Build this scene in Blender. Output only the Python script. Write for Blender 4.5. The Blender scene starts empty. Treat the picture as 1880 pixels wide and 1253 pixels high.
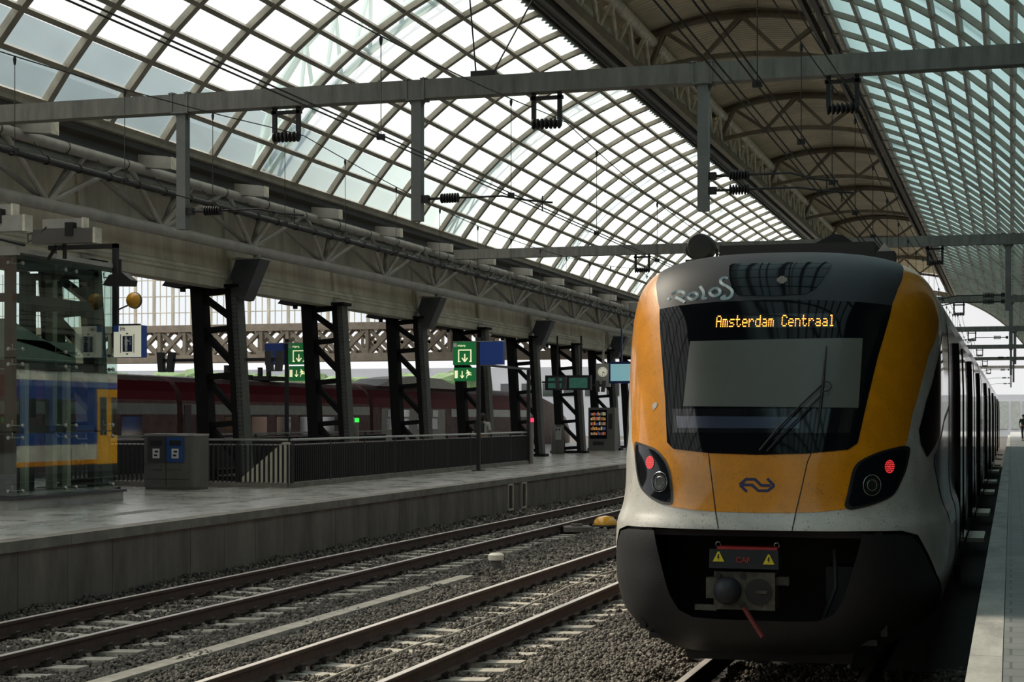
import bpy, bmesh, math, random
from math import sin, cos, pi, sqrt, atan2, radians
from mathutils import Vector, Matrix
random.seed(7)
SC = bpy.context.scene
COL = SC.collection
# ---------------------------------------------------------------- helpers
def link(o):
    COL.objects.link(o); return o
def tag(o, label=None, cat=None, group=None, kind=None):
    if label: o['label'] = label
    if cat: o['category'] = cat
    if group: o['group'] = group
    if kind: o['kind'] = kind
    return o
def empty(name, loc=(0,0,0), label=None, cat=None, group=None, rz=0):
    o = link(bpy.data.objects.new(name, None)); o.location = loc; o.rotation_euler = (0,0,rz)
    o.empty_display_size = .2
    return tag(o, label, cat, group)
def children(o): return [c for c in bpy.data.objects if c.parent == o]
def copy_tree(o, parent=None, kids=None):
    if kids is None:
        kids = {}
        for c in bpy.data.objects:
            if c.parent: kids.setdefault(c.parent.name, []).append(c)
    c = o.copy(); COL.objects.link(c)
    if parent: c.parent = parent
    for ch in kids.get(o.name, []): copy_tree(ch, c, kids)
    return c
class MB:
    def __init__(s): s.v=[]; s.f=[]; s.m=[]; s.mats=[]; s.sm=[]
    def _mi(s, mat):
        if mat is None: return -1
        if mat not in s.mats: s.mats.append(mat)
        return s.mats.index(mat)
    def add(s, vs, fs, mat=None, smooth=False):
        o=len(s.v); s.v += [tuple(v) for v in vs]; mi=s._mi(mat)
        for f in fs: s.f.append([i+o for i in f]); s.m.append(mi); s.sm.append(smooth)
        return s
    def box(s, x0,x1,y0,y1,z0,z1, mat=None):
        v=[(x0,y0,z0),(x1,y0,z0),(x1,y1,z0),(x0,y1,z0),(x0,y0,z1),(x1,y0,z1),(x1,y1,z1),(x0,y1,z1)]
        return s.add(v,[(0,3,2,1),(4,5,6,7),(0,1,5,4),(1,2,6,5),(2,3,7,6),(3,0,4,7)],mat)
    def bar(s, p0, p1, w, h, mat=None, up=(0,0,1)):
        p0,p1=Vector(p0),Vector(p1); d=(p1-p0).normalized(); u=Vector(up)
        if abs(d.dot(u))>.98: u=Vector((0,1,0))
        r=d.cross(u).normalized(); u=r.cross(d).normalized()
        v=[]
        for p in (p0,p1):
            for a,b in ((-1,-1),(1,-1),(1,1),(-1,1)): v.append(p+r*(a*w/2)+u*(b*h/2))
        return s.add(v,[(0,3,2,1),(4,5,6,7),(0,1,5,4),(1,2,6,5),(2,3,7,6),(3,0,4,7)],mat)
    def tube(s, pts, r, n=8, mat=None, closed=False, caps=True):
        pts=[Vector(p) for p in pts]; rr = r if isinstance(r,(list,tuple)) else [r]*len(pts)
        v=[]; m=len(pts); prev=None
        for i,p in enumerate(pts):
            if closed: d=(pts[(i+1)%m]-pts[i-1]).normalized()
            else: d=(pts[min(i+1,m-1)]-pts[max(i-1,0)]).normalized()
            if prev is None:
                u=Vector((0,0,1)) if abs(d.z)<.9 else Vector((0,1,0))
            else: u=prev
            a=d.cross(u).normalized(); u=a.cross(d).normalized(); prev=u
            for k in range(n):
                t=2*pi*k/n; v.append(p+a*(cos(t)*rr[i])+u*(sin(t)*rr[i]))
        f=[]
        for i in range(m if closed else m-1):
            j=(i+1)%m
            for k in range(n): f.append((i*n+k,i*n+(k+1)%n,j*n+(k+1)%n,j*n+k))
        if caps and not closed:
            f.append(tuple(range(n-1,-1,-1))); f.append(tuple((m-1)*n+k for k in range(n)))
        return s.add(v,f,mat,True)
    def lathe(s, prof, axis='z', o=(0,0,0), n=20, mat=None):
        v=[]; o=Vector(o)
        for r,h in prof:
            for k in range(n):
                t=2*pi*k/n; c,d=r*cos(t),r*sin(t)
                p={'z':(c,d,h),'y':(c,h,d),'x':(h,c,d)}[axis]; v.append(o+Vector(p))
        f=[]
        for i in range(len(prof)-1):
            for k in range(n): f.append((i*n+k,i*n+(k+1)%n,(i+1)*n+(k+1)%n,(i+1)*n+k))
        f.append(tuple(range(n-1,-1,-1))); f.append(tuple((len(prof)-1)*n+k for k in range(n)))
        return s.add(v,f,mat,True)
    def prism(s, poly, d0, d1, plane='xz', mat=None, smooth=False):
        # poly in plane coordinates, extruded along the remaining axis
        n=len(poly); v=[]
        for d in (d0,d1):
            for a,b in poly: v.append({'xz':(a,d,b),'yz':(d,a,b),'xy':(a,b,d)}[plane])
        f=[tuple(range(n)),tuple(range(2*n-1,n-1,-1))]
        for i in range(n): f.append((i,i+n,(i+1)%n+n,(i+1)%n))
        return s.add(v,f,mat,smooth)
    def build(s, name, mat=None, parent=None, loc=None, autos=False):
        me=bpy.data.meshes.new(name); me.from_pydata(s.v,[],s.f)
        mats=[mat]+s.mats if mat else s.mats
        idx=[mi+1 for mi in s.m] if mat else [max(mi,0) for mi in s.m]
        for m in mats: me.materials.append(m)
        me.polygons.foreach_set('material_index', idx)
        me.polygons.foreach_set('use_smooth', s.sm)
        bm=bmesh.new(); bm.from_mesh(me); bmesh.ops.recalc_face_normals(bm, faces=bm.faces); bm.to_mesh(me); bm.free()
        me.update()
        if any(s.sm):
            try: me.set_sharp_from_angle(angle=radians(40))
            except Exception: pass
        o=link(bpy.data.objects.new(name, me))
        if parent: o.parent=parent
        if loc: o.location=loc
        return o
def linspace(a,b,n): return [a+(b-a)*i/(n-1) for i in range(n)]
ORD=['first','second','third','fourth','fifth','sixth','seventh','eighth','ninth','tenth','eleventh','twelfth','thirteenth','fourteenth','fifteenth','sixteenth','seventeenth','eighteenth','nineteenth','twentieth']
# ---------------------------------------------------------------- materials
def nodes_of(m):
    m.use_nodes=True; nt=m.node_tree; return nt, nt.nodes, nt.links
def mat(name, col, rough=.6, metal=0, var=.25, scale=3.0, bump=.0, bscale=40, coat=0, spec=.5, streak=None, col2=None, emit=None, es=1):
    m=bpy.data.materials.new(name); nt,N,L=nodes_of(m); b=N['Principled BSDF']
    b.inputs['Roughness'].default_value=rough; b.inputs['Metallic'].default_value=metal
    b.inputs['Specular IOR Level'].default_value=spec
    b.inputs['Coat Weight'].default_value=coat; b.inputs['Coat Roughness'].default_value=.08
    b.inputs['Base Color'].default_value=(*col,1)
    if var>0:
        tc=N.new('ShaderNodeTexCoord'); mp=N.new('ShaderNodeMapping'); L.new(tc.outputs['Object'],mp.inputs[0])
        if streak: mp.inputs['Scale'].default_value=streak
        nz=N.new('ShaderNodeTexNoise'); nz.inputs['Scale'].default_value=scale; nz.inputs['Detail'].default_value=6; nz.inputs['Roughness'].default_value=.65
        L.new(mp.outputs[0],nz.inputs['Vector'])
        r=N.new('ShaderNodeMapRange'); r.inputs[1].default_value=.3; r.inputs[2].default_value=.72
        L.new(nz.outputs[0],r.inputs[0])
        mx=N.new('ShaderNodeMix'); mx.data_type='RGBA'; L.new(r.outputs[0],mx.inputs[0])
        c2=col2 if col2 else tuple(c*(1-var) for c in col); c1=col if col2 else tuple(min(1,c*(1+var*.5)) for c in col)
        mx.inputs[6].default_value=(*c1,1); mx.inputs[7].default_value=(*c2,1)
        L.new(mx.outputs[2],b.inputs['Base Color'])
    if bump>0:
        tc2=N.new('ShaderNodeTexCoord'); n2=N.new('ShaderNodeTexNoise'); n2.inputs['Scale'].default_value=bscale; n2.inputs['Detail'].default_value=4
        L.new(tc2.outputs['Object'],n2.inputs['Vector']); bp=N.new('ShaderNodeBump'); bp.inputs['Strength'].default_value=bump; bp.inputs['Distance'].default_value=.02
        L.new(n2.outputs[0],bp.inputs['Height']); L.new(bp.outputs[0],b.inputs['Normal'])
    if emit: b.inputs['Emission Color'].default_value=(*emit,1); b.inputs['Emission Strength'].default_value=es
    return m
M={}
M['gantry']=mat('gantry_steel',(.175,.172,.15),.55,.0,.45,2.2,.15,60,streak=(3,3,.5))
M['post']=mat('post_steel',(.17,.175,.165),.5,.1,.25,3)
M['truss']=mat('truss_grey_paint',(.40,.385,.35),.5,0,.3,2)
M['girder']=mat('beige_girder_paint',(.66,.61,.48),.55,0,.38,1.3,.1,20,streak=(1,1,.25))
M['deck']=mat('deck_dark_paint',(.17,.17,.16),.6,0,.3,1)
M['purlin']=mat('roof_rib_paint',(.30,.275,.22),.5,0,.35,2)
M['gutter']=mat('gutter_dark',(.07,.062,.055),.5,0,.3,2)
M['cream']=mat('cream_tube_paint',(.80,.75,.62),.45,0,.4,3)
M['corrug']=mat('corrugated_sheet',(.76,.68,.52),.5,0,.22,.6)
M['arch']=mat('arch_brown_paint',(.26,.22,.165),.55,0,.3,2)
M['black']=mat('black_column_paint',(.010,.010,.010),.7,0,.2,6,.2,50,spec=.15)
M['blk']=mat('black_rubber',(.012,.012,.013),.55,0,.2,5)
M['flange']=mat('riveted_grey_flange',(.075,.077,.068),.6,0,.3,6,.3,40)
M['tile']=None
M['conc']=mat('platform_wall_concrete',(.17,.15,.125),.85,0,.55,1.6,.4,30,streak=(1,1,.3))
M['lip']=mat('platform_lip_concrete',(.21,.195,.165),.8,0,.45,2.4,.3,30)
M['ground']=mat('trackbed_dirt',(.035,.032,.028),.95,0,.4,8,.6,60)
M['rust']=mat('rail_rust',(.075,.045,.034),.75,0,.35,8,.2,60)
M['head']=mat('rail_head_steel',(.72,.66,.61),.38,.45,.2,4)
M['sleeper']=mat('sleeper_concrete',(.42,.39,.33),.85,0,.35,5,.3,40)
M['clip']=mat('rail_clip_dirt',(.03,.024,.02),.8,0,.2,9)
M['stoneedge']=mat('coping_stone',(.42,.41,.38),.6,0,.45,3,.3,30,streak=(1,.3,1))
M['steel']=mat('brushed_steel',(.45,.45,.43),.35,.8,.15,4)
M['rail_dark']=mat('railing_dark',(.016,.016,.017),.6,0,.2,5)
M['sign_blue']=mat('sign_blue',(.012,.045,.22),.4,0,.05,2,emit=(.01,.05,.25),es=.12)
M['sign_green']=mat('sign_green',(.01,.16,.05),.4,0,.05,2,emit=(.01,.22,.05),es=.28)
M['sign_white']=mat('sign_white',(.8,.8,.72),.4,0,.05,2,emit=(.8,.78,.6),es=.35)
M['sign_lit']=mat('sign_lit_yellow',(.8,.8,.5),.4,0,.05,2,emit=(.85,.85,.5),es=.8)
M['bin']=mat('bin_grey',(.13,.125,.115),.5,.2,.15,4)
M['bin_dark']=mat('bin_dark_grey',(.045,.047,.05),.5,0,.1,4)
M['bin_blue']=mat('bin_blue',(.015,.07,.24),.4,0,.1,4)
M['paper']=mat('pictogram_white',(.75,.75,.75),.5,0,.05,3)
M['brick']=mat('dark_brick_wall',(.13,.085,.065),.85,0,.4,1.5)
# train paints
M['orange']=mat('train_orange_paint',(.70,.262,.003),.32,0,.18,5,coat=.5,spec=.5)
M['white']=mat('train_white_paint',(.54,.53,.49),.36,0,.25,2.5,coat=.25)
def speckle(m,amt,scale=55,lo=.60,hi=.70):   # fine road dirt sprayed over the paint
    nt=m.node_tree; N=nt.nodes; L=nt.links; b=N['Principled BSDF']; src=b.inputs['Base Color'].links[0].from_socket
    tc=N.new('ShaderNodeTexCoord'); nz=N.new('ShaderNodeTexNoise'); nz.inputs['Scale'].default_value=scale; nz.inputs['Detail'].default_value=3; L.new(tc.outputs['Object'],nz.inputs['Vector'])
    n2=N.new('ShaderNodeTexNoise'); n2.inputs['Scale'].default_value=1.6; L.new(tc.outputs['Object'],n2.inputs['Vector'])
    r=N.new('ShaderNodeMapRange'); r.inputs[1].default_value=lo; r.inputs[2].default_value=hi; L.new(nz.outputs[0],r.inputs[0])
    mu=N.new('ShaderNodeMath'); mu.operation='MULTIPLY'; L.new(r.outputs[0],mu.inputs[0]); mu.inputs[1].default_value=amt
    m2=N.new('ShaderNodeMath'); m2.operation='MULTIPLY'; L.new(mu.outputs[0],m2.inputs[0]); L.new(n2.outputs[0],m2.inputs[1])
    mx=N.new('ShaderNodeMix'); mx.data_type='RGBA'; L.new(m2.outputs[0],mx.inputs[0]); L.new(src,mx.inputs[6]); mx.inputs[7].default_value=(.05,.035,.02,1); L.new(mx.outputs[2],b.inputs['Base Color'])
speckle(M['orange'],.9); speckle(M['white'],1.1)
M['cap']=mat('train_roof_grey_paint',(.024,.027,.034),.55,0,.2,3,.05,60,coat=0,spec=.35)
M['glassblk']=mat('windscreen_black_glass',(.004,.005,.007),.05,0,0,1,coat=0,spec=.14)
M['blind']=mat('pale_window_blind',(.115,.125,.112),.3,0,.15,1.5,coat=.08,spec=.3)
M['dash']=mat('blue_dashboard',(.008,.02,.06),.3,0,.1,4,coat=.8)
M['bumper']=mat('bumper_dark_plastic',(.011,.011,.012),.55,0,.25,2,.1,80)
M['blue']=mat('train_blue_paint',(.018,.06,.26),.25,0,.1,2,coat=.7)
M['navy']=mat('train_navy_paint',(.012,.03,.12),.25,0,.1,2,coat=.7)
M['yellow']=mat('train_door_yellow',(.75,.36,.01),.3,0,.12,3,coat=.5)
M['led']=mat('led_orange',(.9,.3,.02),.5,0,0,1,emit=(1.0,.33,.05),es=3.4)
M['ledred']=mat('led_red',(.9,.05,.05),.5,0,0,1,emit=(1.0,.07,.07),es=1.15)
M['logo']=mat('logo_navy',(.012,.018,.085),.4,0,.05,2)
M['paint']=mat('graffiti_pale_blue',(.42,.52,.55),.6,0,.2,8)
M['lens']=mat('clear_lens_dark',(.006,.008,.011),.06,0,0,1,coat=0,spec=.35)
M['chrome']=mat('chrome_ring',(.35,.36,.35),.25,.9,.1,4)
M['worn']=mat('worn_coupler_steel',(.10,.095,.08),.6,.3,.6,9,.3,40)
M['warn']=mat('warning_yellow',(.75,.65,.03),.5,0,.05,3)
M['red']=mat('red_paint',(.45,.03,.03),.5,0,.2,3)
M['roofgear']=mat('roof_gear_black',(.012,.011,.011),.6,0,.2,3)
# stone tile with joints, worn
def tilemat(name, col, bw, bh, rough, rot=0, mort=.01, c2=None, dark=.5):
    m=bpy.data.materials.new(name); nt,N,L=nodes_of(m); b=N['Principled BSDF']
    tc=N.new('ShaderNodeTexCoord'); mp=N.new('ShaderNodeMapping'); mp.inputs['Rotation'].default_value=(0,0,rot); L.new(tc.outputs['Object'],mp.inputs[0])
    br=N.new('ShaderNodeTexBrick'); L.new(mp.outputs[0],br.inputs['Vector']); br.offset=.5
    br.inputs['Color1'].default_value=(*col,1); br.inputs['Color2'].default_value=(*(c2 or tuple(c*.85 for c in col)),1); br.inputs['Mortar'].default_value=(*tuple(c*dark for c in col),1)
    br.inputs['Scale'].default_value=1; br.inputs['Mortar Size'].default_value=mort; br.inputs['Brick Width'].default_value=bw; br.inputs['Row Height'].default_value=bh
    nz=N.new('ShaderNodeTexNoise'); nz.inputs['Scale'].default_value=1.2; nz.inputs['Detail'].default_value=7; L.new(tc.outputs['Object'],nz.inputs['Vector'])
    r=N.new('ShaderNodeMapRange'); r.inputs[1].default_value=.3; r.inputs[2].default_value=.7; r.inputs[3].default_value=.65; r.inputs[4].default_value=1.1; L.new(nz.outputs[0],r.inputs[0])
    mx=N.new('ShaderNodeMix'); mx.data_type='RGBA'; mx.blend_type='MULTIPLY'; mx.inputs[0].default_value=1; L.new(br.outputs[0],mx.inputs[6]); L.new(r.outputs[0],mx.inputs[7]); L.new(mx.outputs[2],b.inputs['Base Color'])
    r2=N.new('ShaderNodeMapRange'); r2.inputs[1].default_value=.3; r2.inputs[2].default_value=.7; r2.inputs[3].default_value=rough-.08; r2.inputs[4].default_value=rough+.15; L.new(nz.outputs[0],r2.inputs[0]); L.new(r2.outputs[0],b.inputs['Roughness'])
    return m
M['tile']=tilemat('platform_tiles',(.40,.395,.355),.6,.3,.27)
M['tile_r']=tilemat('platform_pavers',(.24,.25,.245),.3,.3,.5)
# frosted roof glass: clear-ish face on, milky at a grazing look
def roofglass(name, tint, milk, milkamt=.06):
    m=bpy.data.materials.new(name); nt,N,L=nodes_of(m); N.remove(N['Principled BSDF']); out=N['Material Output']
    tr=N.new('ShaderNodeBsdfTransparent'); tr.inputs[0].default_value=(*tint,1)
    tl=N.new('ShaderNodeBsdfTranslucent'); tl.inputs[0].default_value=(*milk,1)
    gl=N.new('ShaderNodeBsdfGlossy'); gl.inputs[0].default_value=(.8,.85,.85,1); gl.inputs[1].default_value=.12
    lw=N.new('ShaderNodeLayerWeight'); lw.inputs[0].default_value=.5
    tc=N.new('ShaderNodeTexCoord'); nz=N.new('ShaderNodeTexNoise'); nz.inputs['Scale'].default_value=.8; L.new(tc.outputs['Object'],nz.inputs['Vector'])
    mr=N.new('ShaderNodeMapRange'); mr.interpolation_type='SMOOTHSTEP'
    mr.inputs[1].default_value=.5; mr.inputs[2].default_value=.9; mr.inputs[3].default_value=milkamt; mr.inputs[4].default_value=.97
    L.new(lw.outputs['Facing'],mr.inputs[0])
    ad=N.new('ShaderNodeMath'); ad.operation='MULTIPLY_ADD'; L.new(nz.outputs[0],ad.inputs[0]); ad.inputs[1].default_value=.06; L.new(mr.outputs[0],ad.inputs[2])
    ad.use_clamp=True
    m1=N.new('ShaderNodeMixShader'); L.new(ad.outputs[0],m1.inputs[0]); L.new(tr.outputs[0],m1.inputs[1]); L.new(tl.outputs[0],m1.inputs[2])
    m2=N.new('ShaderNodeMixShader'); m2.inputs[0].default_value=.06; L.new(m1.outputs[0],m2.inputs[1]); L.new(gl.outputs[0],m2.inputs[2])
    L.new(m2.outputs[0],out.inputs['Surface']); return m
M['roofglass']=roofglass('frosted_roof_glass',(.985,.985,.975),(.56,.66,.66))
M['roofglass_r']=roofglass('dimmed_frosted_roof_glass',(.38,.55,.59),(.31,.46,.47),.3)  # same glass as the left; its dimmer light is put into the tint
def clearglass(name, tint, refl=.10, rough=.02):
    m=bpy.data.materials.new(name); nt,N,L=nodes_of(m); N.remove(N['Principled BSDF']); out=N['Material Output']
    tr=N.new('ShaderNodeBsdfTransparent'); tr.inputs[0].default_value=(*tint,1)
    gl=N.new('ShaderNodeBsdfGlossy'); gl.inputs[0].default_value=(.9,.95,.93,1); gl.inputs[1].default_value=rough
    lw=N.new('ShaderNodeLayerWeight'); lw.inputs[0].default_value=.5; pw=N.new('ShaderNodeMath'); pw.operation='POWER'; L.new(lw.outputs['Facing'],pw.inputs[0]); pw.inputs[1].default_value=5
    ma=N.new('ShaderNodeMath'); ma.operation='MULTIPLY_ADD'; ma.use_clamp=True; L.new(pw.outputs[0],ma.inputs[0]); ma.inputs[1].default_value=.9; ma.inputs[2].default_value=refl
    mx=N.new('ShaderNodeMixShader'); L.new(ma.outputs[0],mx.inputs[0]); L.new(tr.outputs[0],mx.inputs[1]); L.new(gl.outputs[0],mx.inputs[2]); L.new(mx.outputs[0],out.inputs['Surface']); return m
M['liftglass']=clearglass('lift_glass',(.86,.93,.90),.09)
M['winglass']=clearglass('end_window_glass',(.93,.95,.96),.02)
def text_mesh(name, s, size, mt, parent, M4, extrude=.003, align='LEFT'):
    cu=bpy.data.curves.new(name,'FONT'); cu.body=s; cu.size=size; cu.extrude=extrude; cu.align_x=align
    tmp=bpy.data.objects.new(name,cu); COL.objects.link(tmp)
    dg=bpy.context.evaluated_depsgraph_get(); me=bpy.data.meshes.new_from_object(tmp.evaluated_get(dg))
    COL.objects.unlink(tmp); bpy.data.objects.remove(tmp)
    me.materials.clear(); me.materials.append(mt)
    o=link(bpy.data.objects.new(name,me)); o.parent=parent; o.matrix_local=M4
    return o
FACE=Matrix.Rotation(pi/2,4,'X')      # text that looks towards -Y
# ---------------------------------------------------------------- train nose surface
# profile rows: height z, half width w, nose set-back n (metres)
PROF = [(.34,1.05,.30),(.45,1.22,.16),(.62,1.38,.06),(.85,1.45,.01),(1.10,1.465,0.0),(1.30,1.465,0.0),(1.40,1.455,.02),
        (1.50,1.42,.07),(1.62,1.40,.11),(2.0,1.395,.20),(2.6,1.395,.40),(3.0,1.388,.55),(3.25,1.37,.66),(3.45,1.32,.78),
        (3.58,1.23,.90),(3.67,1.08,1.04),(3.73,.85,1.22),(3.765,.5,1.42),(3.775,.2,1.6),(3.78,0.02,1.8)]
TX, TY, TEND, TM = -2.0, 13.65, 2.6, 3.3      # centre line, nose position, length of the curved cab, contour exponent
PB = [0.0]
for _i in range(1, len(PROF)):
    PB.append(PB[-1] + math.hypot(PROF[_i][0]-PROF[_i-1][0], PROF[_i][1]-PROF[_i-1][1]))
def _herm(b):
    b = max(0.0, min(PB[-1]-1e-6, b))
    i = 0
    while PB[i+1] <= b: i += 1
    h = PB[i+1]-PB[i]; t = (b-PB[i])/h
    out = []
    for c in range(3):
        y0, y1 = PROF[i][c], PROF[i+1][c]
        d = (y1-y0)/h
        m0 = d if i == 0 else ((y0-PROF[i-1][c])/(PB[i]-PB[i-1])+d)/2
        m1 = d if i+2 >= len(PROF) else ((PROF[i+2][c]-y1)/(PB[i+2]-PB[i+1])+d)/2
        t2, t3 = t*t, t*t*t
        out.append((2*t3-3*t2+1)*y0+(t3-2*t2+t)*h*m0+(-2*t3+3*t2)*y1+(t3-t2)*h*m1)
    return out
def S0(a, b):
    z, w, n = _herm(b)
    w = max(w, 0.0)
    s = 1 if a >= 0 else -1
    q = abs(a)
    if q < 1:
        th = q*pi/2
        r = (sin(th)**TM+cos(th)**TM)**(-1/TM)
        x = w*r*sin(th)
        y = n+(TEND-n)*(1-r*cos(th))
    else:
        x = w; y = TEND+(q-1)*10
    return Vector((TX+s*x, TY+y, z))
NP = {
'orange_r': [(0.7375,3.585),(0.713,3.4057),(0.7829,3.2453),(1.1285,3.1874),(0.7929,2.9462),(0.648,2.6819),(0.5954,2.4411),(0.5458,2.1616),(0.52,1.9117),(0.4995,1.836),(0.3936,1.5397),(0.3046,1.3757),(0.2171,1.3578),(0.1249,1.351),(0.0076,1.347)],
'cap': [(-0.088,3.7372),(-0.2713,3.7442),(-0.4456,3.7555),(-0.5625,3.6322),(-0.5155,3.489),(-0.4561,3.3354),(-0.4135,3.0885),(-0.3063,3.105),(-0.1609,3.1236),(-0.0113,3.1261),(0.1969,3.1176),(0.3474,3.0972),(0.4597,3.0751),(0.4921,3.2349),(0.725,3.585),(0.4793,3.6394),(0.2349,3.6969)],
'screen': [(-0.4135,3.0885),(-0.1609,3.1236),(-0.0113,3.1261),(0.1969,3.1176),(0.4597,3.0751),(0.4212,2.6612),(0.3872,2.2732),(0.3556,1.8935),(0.3209,1.8584),(0.1775,1.8271),(0.0202,1.8208),(-0.1831,1.8491),(-0.3046,1.8872),(-0.3308,1.923),(-0.3505,2.1619),(-0.3799,2.6315)],
'caplens': [(-0.1818,3.5042),(-0.1747,3.5439),(-0.0368,3.5489),(0.2575,3.5215),(0.2668,3.4744),(0.2402,3.3298),(0.2209,3.2237),(0.1869,3.1708),(0.0522,3.1619),(-0.0894,3.1782),(-0.125,3.23),(-0.1494,3.3515)],
'grille': [(0.0616,3.3048),(0.086,3.3035),(0.0602,3.3676)],
'blind': [(-0.2732,2.7761),(0.3521,2.788),(0.3434,2.2055),(-0.2826,2.2214)],
'dash': [(-0.3071,2.1387),(0.1538,2.1294),(0.1497,2.0356),(-0.2982,2.0379)],
'led': [(-0.19,3.0041),(0.2655,2.9968),(0.2664,2.8756),(-0.1852,2.8804)],
'wiper_blade': [(0.2332,2.7049),(0.2283,2.5219),(0.2249,2.3767),(0.219,2.1607),(0.2107,1.9824)],
'wiper_arm1': [(0.2211,2.3812),(0.1522,2.2147),(0.077,2.0263),(0.0115,1.8473)],
'wiper_arm2': [(0.2223,2.2999),(0.1539,2.1249),(0.0977,1.9907),(0.0382,1.8388)],
'wiper_loop': [(0.2244,2.4083),(0.2465,2.3992),(0.2542,2.3675),(0.2438,2.3314),(0.2257,2.3224)],
'seam1': [(-0.184,1.8896),(-0.1753,1.7551),(-0.1595,1.5323),(-0.1433,1.3456),(-0.1256,1.2138)],
'seam2': [(0.2011,1.876),(0.1822,1.761),(0.1639,1.5409),(0.1457,1.3561),(0.132,1.2029)],
'logo1': [(-0.0616,1.5768),(-0.0389,1.6212),(-0.005,1.622),(0.0191,1.5731),(0.0539,1.5726)],
'logo2': [(-0.0512,1.5756),(-0.0147,1.5751),(0.0094,1.5292),(0.0442,1.5301),(0.068,1.5729)],
'logo3': [(-0.0602,1.574),(-0.034,1.5195)],
'logo4': [(0.0403,1.6286),(0.0667,1.5743)],
'hl': [(-0.4935,1.9117),(-0.4813,1.9198),(-0.4118,1.8857),(-0.3755,1.8541),(-0.345,1.7897),(-0.3265,1.7181),(-0.3151,1.6392),(-0.3056,1.5171),(-0.3018,1.4453),(-0.3042,1.4092),(-0.3202,1.4006),(-0.3554,1.4153),(-0.4034,1.461),(-0.4471,1.5329),(-0.4687,1.6191),(-0.483,1.7217),(-0.4943,1.8329),(-0.4969,1.8853)],
'hl_red': [(-0.4018,1.7465),(-0.374,1.7482),(-0.403,1.7992)],
'hl_ring': [(-0.3571,1.5857),(-0.3208,1.5883),(-0.3588,1.6727)],
'hr': [(0.3054,1.421),(0.3129,1.4907),(0.3211,1.5886),(0.3314,1.7005),(0.3474,1.7635),(0.3807,1.8122),(0.424,1.8535),(0.4707,1.8805),(0.5052,1.8921),(0.5281,1.8853),(0.5355,1.8561),(0.5287,1.7772),(0.518,1.6918),(0.5002,1.6076),(0.4724,1.5035),(0.4401,1.4569),(0.3953,1.4179),(0.3528,1.3919),(0.3251,1.3802),(0.3117,1.3895)],
'hr_red': [(0.451,1.7248),(0.4769,1.7234),(0.4505,1.7816)],
'hr_ring': [(0.3926,1.5761),(0.4261,1.5743),(0.3921,1.6569)],
'bump': [(-0.4853,1.1841),(-0.3444,1.2048),(-0.3147,1.0558),(-0.275,0.714),(-0.2406,0.5439),(-0.2001,0.4814),(0.0093,0.4611),(0.2033,0.4656),(0.2567,0.4725),(0.2934,0.6085),(0.3172,0.8391),(0.3469,1.1873),(0.4783,1.1701),(0.5223,1.1444),(0.5554,1.0472),(0.6408,0.7924),(0.7471,0.6204)],
'swin': [(1.099,2.9407),(1.2469,3.0396),(1.1887,2.2556),(0.754,1.9712),(0.6354,1.8272),(0.593,1.9405),(0.5792,2.0237),(0.6268,2.279),(0.7214,2.5707)],
'navy': [(1.1889,2.2272),(0.9284,2.0147),(0.7054,1.8312),(0.7074,1.7131),(0.8363,1.4547),(0.858,1.1746),(1.0393,1.1164),(1.2812,1.636)],
'scuff': [(-0.4096,2.2371),(-0.3953,2.2602),(-0.3853,2.2506),(-0.3891,2.218),(-0.4029,2.1902)],
'g1': [(-0.3865,3.1732),(-0.3783,3.1562),(-0.3732,3.165)],
'g2': [(-0.3724,3.1967),(-0.3578,3.2238),(-0.3374,3.2244),(-0.3229,3.2097),(-0.3212,3.1807),(-0.329,3.1595)],
'g2b': [(-0.355,3.1752),(-0.3292,3.147),(-0.3119,3.1233)],
'g3': [(-0.3044,3.1789),(-0.293,3.2032),(-0.2767,3.2048),(-0.2681,3.185),(-0.2711,3.1569),(-0.2851,3.1457),(-0.2996,3.1564),(-0.3044,3.1789)],
'g4': [(-0.2669,3.2665),(-0.2498,3.2218),(-0.2442,3.1893),(-0.2452,3.1517),(-0.2293,3.1536)],
'g5': [(-0.2233,3.2131),(-0.2092,3.2381),(-0.1911,3.2335),(-0.1822,3.207),(-0.1882,3.1789),(-0.2037,3.1706),(-0.2184,3.1873),(-0.2233,3.2131)],
'g6': [(-0.164,3.3355),(-0.1821,3.3442),(-0.1917,3.3196),(-0.1821,3.2834),(-0.1586,3.2544),(-0.1381,3.2204),(-0.1342,3.182),(-0.1457,3.1484),(-0.167,3.1433),(-0.1716,3.1529),(-0.1579,3.1708)],
}
# ---------------------------------------------------------------- setting: ground, platforms
def struct(name, mb, m=None, parent=None):
    o=mb.build(name, m, parent)
    if not parent: o['kind']='structure'
    return o
YN, YF = 4.0, 190.0
def ex(y): return -11.60-.0125*max(0,min(y,55)-18)
PZ=.79
struct('ground', MB().box(-110,14,-70,260,-.62,-.275), M['ground'])
# left platform: top slabs follow the slightly bent edge
ys=[-60,18,26,34,42,50,58,80,190]
mb=MB(); 
for a,b in zip(ys,ys[1:]):
    xa,xb=ex(a),ex(b)
    v=[(xa,a,PZ),(xb,b,PZ),(-25.6,b,PZ),(-25.6,a,PZ),(xa,a,PZ-.13),(xb,b,PZ-.13),(-25.6,b,PZ-.13),(-25.6,a,PZ-.13)]
    mb.add(v,[(0,1,2,3),(7,6,5,4),(0,4,5,1),(2,6,7,3)])

struct('floor', mb, M['tile'])
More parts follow.
